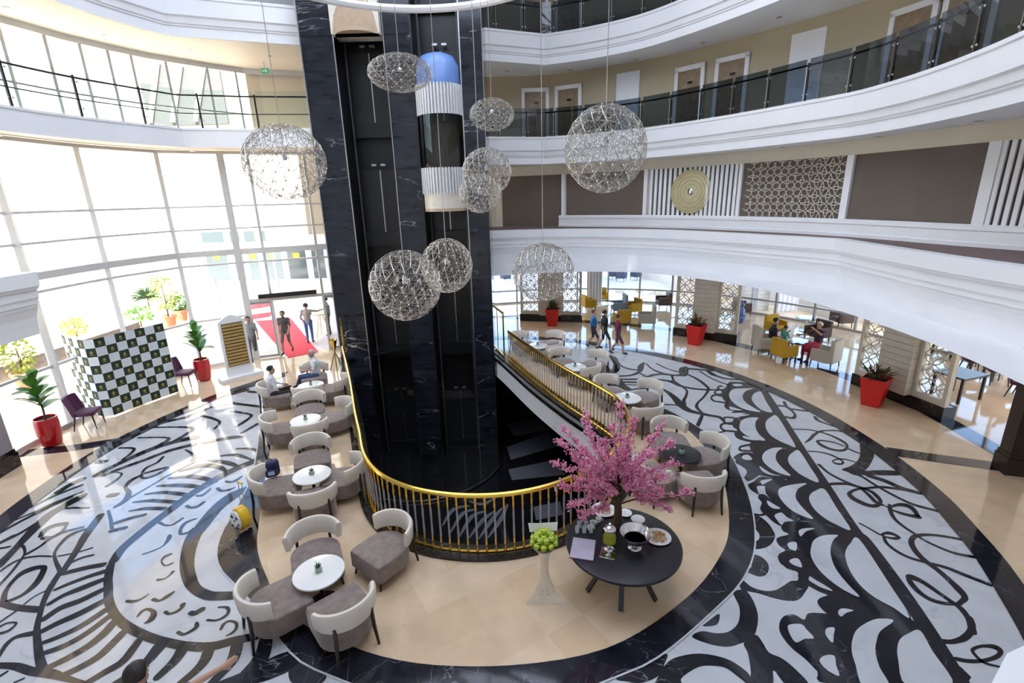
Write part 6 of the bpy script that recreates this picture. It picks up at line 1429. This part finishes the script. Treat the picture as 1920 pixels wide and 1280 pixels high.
# balcony and windows higher up
for px0, px1, py0, py1 in ((362, 398, 296, 313), (415, 458, 298, 312), (494, 606, 395, 445)):
    a = aty(px0, py0, 37.8); b = aty(px1, py1, 37.8)
    w_ = MB().box(((a.x + b.x) / 2 + 30, -.06, (a.z + b.z) / 2), (abs(b.x - a.x), .1, abs(a.z - b.z))).build('window_opening', mat('dull_glass', (.40, .38, .32), .3), f1)
    if px0 == 494:
        for k in range(16): MB().box((lerp(a.x, b.x, k / 15) + 30, -.5, b.z + .5), (.04, .04, 1.0)).build('baluster', M['black'], w_)
        MB().box(((a.x + b.x) / 2 + 30, -.5, b.z + 1.0), (b.x - a.x, .06, .06)).build('handrail', M['black'], w_)
    else:
        for k in range(9): MB().box((lerp(a.x, b.x, (k + .5) / 9) + 30, -.12, (a.z + b.z) / 2), (.05, .03, abs(a.z - b.z))).build('louvre', M['frame_grey'], w_)
struct(MB().box((at(200, 620).x, at(200, 620).y, 4), (.9, .9, 8)).build('wall_exterior_3', M['ext_white']), 'white exterior pillar')
lw = thing('low_wall', 'low dark stone garden wall across the forecourt behind the backdrop', 'wall')
p0, p1 = at(-40, 735), at(260, 628)
MB().beam((p0.x, p0.y, .3), (p1.x, p1.y, .3), .35, .7).build('stones', mat('garden_stone', (.20, .16, .13), .8, var=.3, scale=4), lw); MB().beam((p0.x, p0.y, .68), (p1.x, p1.y, .68), .45, .08).build('coping', M['ext_white'], lw)
dw = thing('low_wall', 'dark stone wall beside the shopfront, behind the white sign board', 'wall')
p0, p1 = at(350, 572), at(412, 566)
MB().beam((p0.x, p0.y, .7), (p1.x, p1.y, .7), .4, 1.5).build('stones', bpy.data.materials['garden_stone'], dw)
def bush(p, h, r, label, m, pot=True, seed=1, palm=False):
    rd = random.Random(seed); o = thing('potted_shrub' if pot else ('palm' if palm else 'shrub'), label, 'potted plant' if pot else 'plant', (p[0], p[1], -.02))
    if pot: MB().lathe([(.22, 0), (.34, .5), (.36, .5), (.36, .58), (.30, .58), (.28, .5), (0.001, .5)], 18).build('pot', M['terracotta'], o, True)
    MB().tube([(0, 0, .4 if pot else 0), (.03, 0, h * .6), (0, .02, h * .9)], [.04, .03, .02], 6).build('stem', M['bark'], o)
    b = MB()
    for k in range(230 if not palm else 60):
        if palm: a = rd.random() * 6.28; el = rd.uniform(-.2, 1.2); d = Vector((math.cos(a) * math.cos(el), math.sin(a) * math.cos(el), math.sin(el))); c = Vector((0, 0, h * .7)); L = r
        else:
            d = Vector((rd.gauss(0, 1), rd.gauss(0, 1), rd.gauss(0, 1))).normalized(); c = Vector((0, 0, h * .72)) + Vector((d.x * r, d.y * r, d.z * h * .34)) * rd.random() ** .4; L = .17
        s_ = d.orthogonal().normalized() * L * (.28 if not palm else .05)
        b.add([c, c + d * L * .5 + s_, c + d * L + Vector((0, 0, -.1 * L)), c + d * L * .5 - s_], [(0, 1, 2, 3)])
    b.build('foliage', m, o)['kind'] = 'stuff'
bush(at(52, 725), 1.55, .42, 'sunlit yellow-green shrub in a terracotta pot outside the left window', M['leaf_yellow'], True, 1)
bush(at(320, 612), 2.4, .62, 'yellow-green shrub in a terracotta pot beyond the backdrop', M['leaf_yellow'], True, 2)
bush(at(342, 600), 1.2, .4, 'smaller shrub in a terracotta pot right of the yellow shrub', M['leaf'], True, 3)
bush(at(285, 600), 1.7, .9, 'spiky palm in the forecourt bed above the backdrop', M['leaf_dark'], False, 4, True)
bush(at(265, 612), .9, .7, 'low green shrub at the foot of the palm', M['leaf'], False, 5)
bush(at(147, 640), 1.0, .4, 'small yellow shrub behind the garden wall', M['leaf_yellow'], False, 6)
o = thing('bistro_table', 'tall bistro table with gold top outside the right door leaf', 'table', tuple(at(606, 628))[:2] + (-.02,))
MB().lathe([(0.001, 1.02), (.4, 1.02), (.4, 1.06), (0.001, 1.06)], 24).build('table_top', M['gold_matte'], o)
for k in range(3): MB().tube([(.08 * math.cos(k * 2.1), .08 * math.sin(k * 2.1), 1.02), (.34 * math.cos(k * 2.1), .34 * math.sin(k * 2.1), 0)], .018, 6).build('leg', M['gold'], o)
# ------------------------------------------------------------------ people: one continuous remeshed body each
def capsule(b, a, c, r0, r1, n=10):
    a, c = Vector(a), Vector(c); d = c - a; L = max(d.length, 1e-4)
    q = Vector((0, 0, 1)).rotation_difference(d.normalized() if d.length > 1e-6 else Vector((0, 0, 1)))
    T = Matrix.Translation(a) @ q.to_matrix().to_4x4()
    prof = [(0.0005, -r0)] + [(r0 * math.sin(t), -r0 * math.cos(t)) for t in (.5, 1.0, 1.5)] + [(r1 * math.cos(t), L + r1 * math.sin(t)) for t in (.1, .6, 1.1)] + [(.0005, L + r1)]
    b.lathe(prof, n, T)
def hand(bones, w, d, palm_n, curl=.5):
    """palm and five fingers leaving wrist w along direction d"""
    w, d, pn = Vector(w), Vector(d).normalized(), Vector(palm_n).normalized(); s = d.cross(pn).normalized()
    k0 = w + d * .09
    bones.append((w, k0, .028, .032, 'skin'))
    for i, L in enumerate((.070, .080, .076, .060)):
        o = s * (i - 1.5) * .021; a = k0 + o; m = a + d * L * .55 + pn * .008; e = m + (d * (1 - curl) + pn * curl).normalized() * L * .5
        bones.append((a, m, .0105, .010, 'skin')); bones.append((m, e, .010, .009, 'skin'))
    a = w + d * .03 - s * .03; bones.append((a, a + (d * .7 - s * .7).normalized() * .05, .013, .011, 'skin')); bones.append((a + (d * .7 - s * .7).normalized() * .05, a + (d * .7 - s * .7).normalized() * .05 + d * .03, .011, .009, 'skin'))
def body_bones(J, sleeves=1, shorts=False, skirt=False):
    B_ = []
    V = {k: Vector(v) for k, v in J.items()}
    B_ += [(V['pelvis'] + Vector((-.07, 0, 0)), V['pelvis'] + Vector((.07, 0, 0)), .12, .12, 'pants'), (V['pelvis'], V['waist'], .135, .14, 'shirt'), (V['waist'], V['chest'], .14, .148, 'shirt'),
           (V['chest'] + Vector((-.08, 0, 0)), V['chest'] + Vector((.08, 0, 0)), .12, .12, 'shirt'), (V['shl'], V['shr'], .065, .065, 'shirt'), (V['chest'], V['neck'], .10, .058, 'shirt'), (V['neck'], V['head'], .05, .055, 'skin')]
    h = V['head']; fd = V['look']
    B_ += [(h + Vector((0, 0, .035)), h - fd * .012 + Vector((0, 0, .05)), .088, .092, 'skin'), (h + fd * .025 - Vector((0, 0, .045)), h + fd * .045 - Vector((0, 0, .075)), .060, .042, 'skin'), (h + fd * .088 + Vector((0, 0, .0)), h + fd * .105 - Vector((0, 0, .022)), .010, .014, 'skin')]
    side = fd.cross(Vector((0, 0, 1))).normalized()
    for s in (-1, 1): B_.append((h + side * s * .088, h + side * s * .094 - Vector((0, 0, .03)), .016, .012, 'skin'))
    for k in 'lr':
        B_ += [(V['sh' + k], V['el' + k], .052, .042, 'shirt'), (V['el' + k], V['wr' + k], .041, .028, 'shirt' if sleeves > 1 else 'skin')]
        d = V['wr' + k] - V['el' + k]; hand(B_, V['wr' + k], d, V.get('palm', fd) if True else fd)
        B_ += [(V['hip' + k], V['kn' + k], .088, .060, 'pants'), (V['kn' + k], V['an' + k].lerp(V['kn' + k], .5), .056, .054, 'skin' if shorts else 'pants'), (V['an' + k].lerp(V['kn' + k], .5), V['an' + k], .052, .036, 'skin' if shorts else 'pants'), (V['an' + k], V['to' + k], .042, .036, 'shoe')]
    if skirt: B_ += [(V['pelvis'], (V['knl'] + V['knr']) / 2, .15, .17, 'pants')]
    return B_
STAND = dict(pelvis=(0, 0, .95), waist=(0, 0, 1.08), chest=(0, 0, 1.30), neck=(0, 0, 1.48), head=(0, -.015, 1.60), look=(0, -1, 0), shl=(-.18, 0, 1.41), shr=(.18, 0, 1.41), ell=(-.24, .03, 1.13), elr=(.24, .03, 1.13), wrl=(-.25, -.06, .90), wrr=(.25, -.06, .90), hipl=(-.09, 0, .92), hipr=(.09, 0, .92), knl=(-.10, -.02, .50), knr=(.10, -.02, .50), anl=(-.10, .03, .07), anr=(.10, .03, .07), tol=(-.12, -.12, .04), tor=(.12, -.12, .04))
WALK = dict(STAND, knl=(-.10, -.20, .52), anl=(-.10, -.24, .09), tol=(-.11, -.40, .06), knr=(.09, .02, .50), anr=(.10, .30, .13), tor=(.10, .20, .05), ell=(-.25, .14, 1.15), wrl=(-.25, .12, .92), elr=(.24, -.08, 1.14), wrr=(.22, -.28, .98))
POINT = dict(STAND, ell=(-.40, -.12, 1.34), wrl=(-.62, -.22, 1.38), elr=(.26, .05, 1.14), wrr=(.20, -.12, .98))
SIT = dict(pelvis=(0, .02, .55), waist=(0, .06, .70), chest=(0, .06, .93), neck=(0, .03, 1.12), head=(0, .0, 1.25), look=(0, -1, 0), shl=(-.18, .05, 1.04), shr=(.18, .05, 1.04), ell=(-.25, -.02, .78), elr=(.25, -.02, .78), wrl=(-.14, -.24, .72), wrr=(.12, -.28, .98), hipl=(-.10, 0, .53), hipr=(.10, 0, .53), knl=(-.13, -.44, .52), knr=(.13, -.44, .52), anl=(-.12, -.46, .08), anr=(.13, -.50, .08), tol=(-.13, -.64, .04), tor=(.14, -.68, .04))
SIT2 = dict(SIT, knl=(-.10, -.44, .54), knr=(.12, -.42, .60), anr=(-.02, -.56, .27), tor=(-.06, -.69, .22), wrl=(-.06, -.22, .74), wrr=(.08, -.24, .76), elr=(.24, -.02, .80))
SITW = dict(SIT, elr=(.30, -.20, 1.0), wrr=(.10, -.30, 1.16), ell=(-.36, .0, .84), wrl=(-.52, -.16, .82))
HAIR = {'dark': mat('hair_dark', (.015, .010, .008), .6), 'grey': mat('hair_grey', (.45, .43, .42), .6), 'brown': mat('hair_brown', (.05, .025, .015), .6), 'white': mat('hat_white', (.75, .72, .70), .7)}
CLOTH = {}
def cloth(c):
    if c not in CLOTH: CLOTH[c] = mat('cloth_%d' % len(CLOTH), c, .8, var=.12, scale=12)
    return CLOTH[c]
PQ = []
def person(label, loc, rz, pose, shirt, pants, hair, shoe=(.03, .025, .02), s=1.0, sleeves=1, shorts=False, skirt=False, long_hair=False, z=0.0):
    PQ.append((label, (loc[0], loc[1], z), rz, pose, shirt, pants, hair, shoe, s, sleeves, shorts, skirt, long_hair))
ch = CH[(3, 'left')]; person('seated man in a white shirt and dark trousers, facing right at the lounge table', ch, face(ch, at(583, 722, .5)), SIT2, (.78, .76, .80), (.035, .022, .02), 'dark', sleeves=2, z=-.07)
ch = CH[(3, 'far')]; person('seated grey-haired man in a white shirt and blue jeans, facing left across the table', (ch.x, ch.y), face((0, 0), (-1, -.45)), SIT2, (.72, .75, .78), (.05, .09, .20), 'grey', z=-.07)
p = at(583, 643); person('man in a grey shirt and blue jeans standing outside with his back to the doors', p, face((0, 0), (-.25, 1)), POINT, (.42, .40, .36), (.06, .14, .36), 'brown')
p = at(541, 662); person('walking man in a dark olive top and shorts on the red carpet', p, face((0, 0), (.1, -1)), WALK, (.10, .09, .08), (.16, .15, .12), 'dark', shorts=True)
p = at(619, 628); person('person in a grey top standing behind the tall bistro table', p, face((0, 0), (-1, -.2)), STAND, (.32, .31, .31), (.12, .10, .09), 'dark')
p = at(478, 676); person('person in grey walking in beside the white column of the doors', p, face((0, 0), (.6, -1)), WALK, (.26, .25, .25), (.10, .10, .10), 'dark')
p = at(1112, 652); person('walking figure in a blue shirt before the far restaurant seating', p, face((0, 0), (1, -.2)), WALK, (.03, .22, .50), (.05, .04, .06), 'brown', shorts=True, s=.88)
p = at(1132, 657); person('walking figure in black and green behind the blue-shirted one', p, face((0, 0), (1, .1)), WALK, (.02, .03, .03), (.03, .06, .04), 'dark', shorts=True, s=.92)
p = at(1157, 664); person('walking figure in a purple-red top at the right of the family', p, face((0, 0), (1, -.1)), WALK, (.20, .03, .07), (.12, .05, .10), 'brown', shorts=True, s=.88)
p = at(1448, 662); person('seated dark-haired man in a black shirt, in the patterned armchair', p, face((0, 0), (1, -.4)), SIT, (.02, .015, .03), (.04, .04, .06), 'dark', z=-.05)
p = at(1467, 664); person('small child in a teal top in front of the seated man', p, face((0, 0), (1, .3)), SIT, (.12, .45, .42), (.35, .35, .4), 'brown', s=.68, z=.14)
p = at(1527, 672); person('seated woman with pale head covering, dark top and red patterned skirt', p, face((0, 0), (-1, -.35)), SITW, (.06, .03, .05), (.45, .03, .06), 'white', skirt=True, z=-.05)
p = at(256, 1268, 1.60); person('dark-haired person passing below, only the head and bare arm in view', p, face((0, 0), (.15, 1)), dict(STAND, ell=(-.38, -.14, 1.36), wrl=(-.58, -.30, 1.42)), (.03, .025, .03), (.05, .05, .06), 'dark')
tmp = []
for i, q in enumerate(PQ):
    bones = body_bones(q[3], q[9], q[10], q[11]); b = MB()
    for a, c, r0, r1, k in bones: capsule(b, a, c, r0, r1, 10)
    me = b.mesh('tmp', M['skin']); o = bpy.data.objects.new('tmp', me); C.objects.link(o)
    md_ = o.modifiers.new('r', 'REMESH'); md_.mode = 'VOXEL'; md_.voxel_size = .0145; sm_ = o.modifiers.new('s', 'SMOOTH'); sm_.iterations = 3; sm_.factor = .45
    tmp.append((o, bones))
dg_ = bpy.context.evaluated_depsgraph_get()
for (o, bones), q in zip(tmp, PQ):
    label, loc, rz, pose, shirt, pants, hair, shoe, s, sl, sh, sk, lh = q
    me = bpy.data.meshes.new_from_object(o.evaluated_get(dg_)); me.name = 'body'; me.materials.clear()
    mats_ = [M['skin'], cloth(shirt), cloth(pants), cloth(shoe)]; idx = {'skin': 0, 'shirt': 1, 'pants': 2, 'shoe': 3}
    for m in mats_: me.materials.append(m)
    BB = [(Vector(a), Vector(c) - Vector(a), max((Vector(c) - Vector(a)).length_squared, 1e-8), r0, r1, idx[k]) for a, c, r0, r1, k in bones]
    mi = []
    for f in me.polygons:
        c = f.center; best = 9; bi = 0
        for a, d, L, r0, r1, k in BB:
            t = min(1, max(0, (c - a).dot(d) / L)); v = (c - a - d * t).length - (r0 + (r1 - r0) * t)
            if v < best: best = v; bi = k
        mi.append(bi)
    me.polygons.foreach_set('material_index', mi); me.polygons.foreach_set('use_smooth', [True] * len(mi))
    root = link('person', me, None, loc, rz); root.scale = (s, s, s); tag(root, label, 'person')
    h = Vector(pose['head']); fd = Vector(pose['look']); sd = fd.cross(Vector((0, 0, 1)))
    hb_ = MB()
    n_, m_ = 14, 7
    for r in range(m_ + 1):
        for k in range(n_):
            a = 2 * PI * k / n_; cf = max(0, math.cos(a) * fd.x + math.sin(a) * fd.y); th = r / m_ * lerp(1.9, .92, min(1, cf * 1.6)); d = Vector((math.sin(th) * math.cos(a), math.sin(th) * math.sin(a), math.cos(th)))
            lim = 1.0
            hb_.v.append(tuple(h + Vector((0, 0, .045)) + Vector((d.x * .102, d.y * .112, d.z * .104)) * lim - fd * .012))
    hb_.f = [[r * n_ + k, r * n_ + (k + 1) % n_, (r + 1) * n_ + (k + 1) % n_, (r + 1) * n_ + k] for r in range(m_) for k in range(n_)]; hb_.m = [0] * len(hb_.f)
    hb_.build('hair' if hair != 'white' else 'head_covering', HAIR[hair], root, 2)
    for sgn in (-1, 1): MB().ball(tuple(h + fd * .083 + sd * sgn * .033 + Vector((0, 0, .018))), .010, 6).build('eye', M['black'], root)
    MB().ball(tuple(h + fd * .090 - Vector((0, 0, .052))), (.022, .008, .006), 6).build('mouth', cloth((.30, .09, .08)), root)
    bpy.data.objects.remove(o)

# ------------------------------------------------------------------ ceiling downlights under the galleries (lit lamps of the place)
def downlights(path, d, z, n, label, w=12):
    P = offset2(path, d); L = plen(P)
    for k in range(n):
        (x, y), a = along(P, L * (k + .5) / n)
        o = thing('downlight', '%s, %s from the lift tower' % (label, ('first', 'second', 'third', 'fourth', 'fifth', 'sixth', 'seventh', 'eighth', 'ninth', 'tenth')[k]), 'downlight', (x, y, z - .004), 0, label)
        MB().lathe([(.075, 0), (.09, -.012), (.065, -.012)], 16).build('bezel', M['steel'], o); MB().lathe([(0.001, -.004), (.068, -.004)], 16).build('lamp', M['bulb'], o)
        if w:
            l = bpy.data.lights.new('downlight_spot', 'SPOT'); l.energy = w; l.spot_size = 2.3; l.spot_blend = 1; l.color = (1, .84, .62); l.shadow_soft_size = .07
            q = bpy.data.objects.new('downlight_spot', l); C.objects.link(q); q.parent = o; q.location = (0, 0, -.03)
downlights(MEZZ, -1.2, ZB1, 10, 'recessed downlight under the mezzanine edge', 0)
downlights(MEZZ, -3.6, ZB1, 8, 'recessed downlight deeper in the restaurant ceiling', 6)
downlights(L2P, -1.0, ZB2, 10, 'recessed downlight under the right upper gallery', 0)
downlights(L3P, -1.3, ZB3, 10, 'recessed downlight under the topmost right gallery', 0)
downlights(L2L, -.35, 7.5, 6, 'recessed downlight under the left gallery', 0)
downlights(L3L, -1.6, 10.75, 6, 'recessed downlight under the top left gallery', 0)
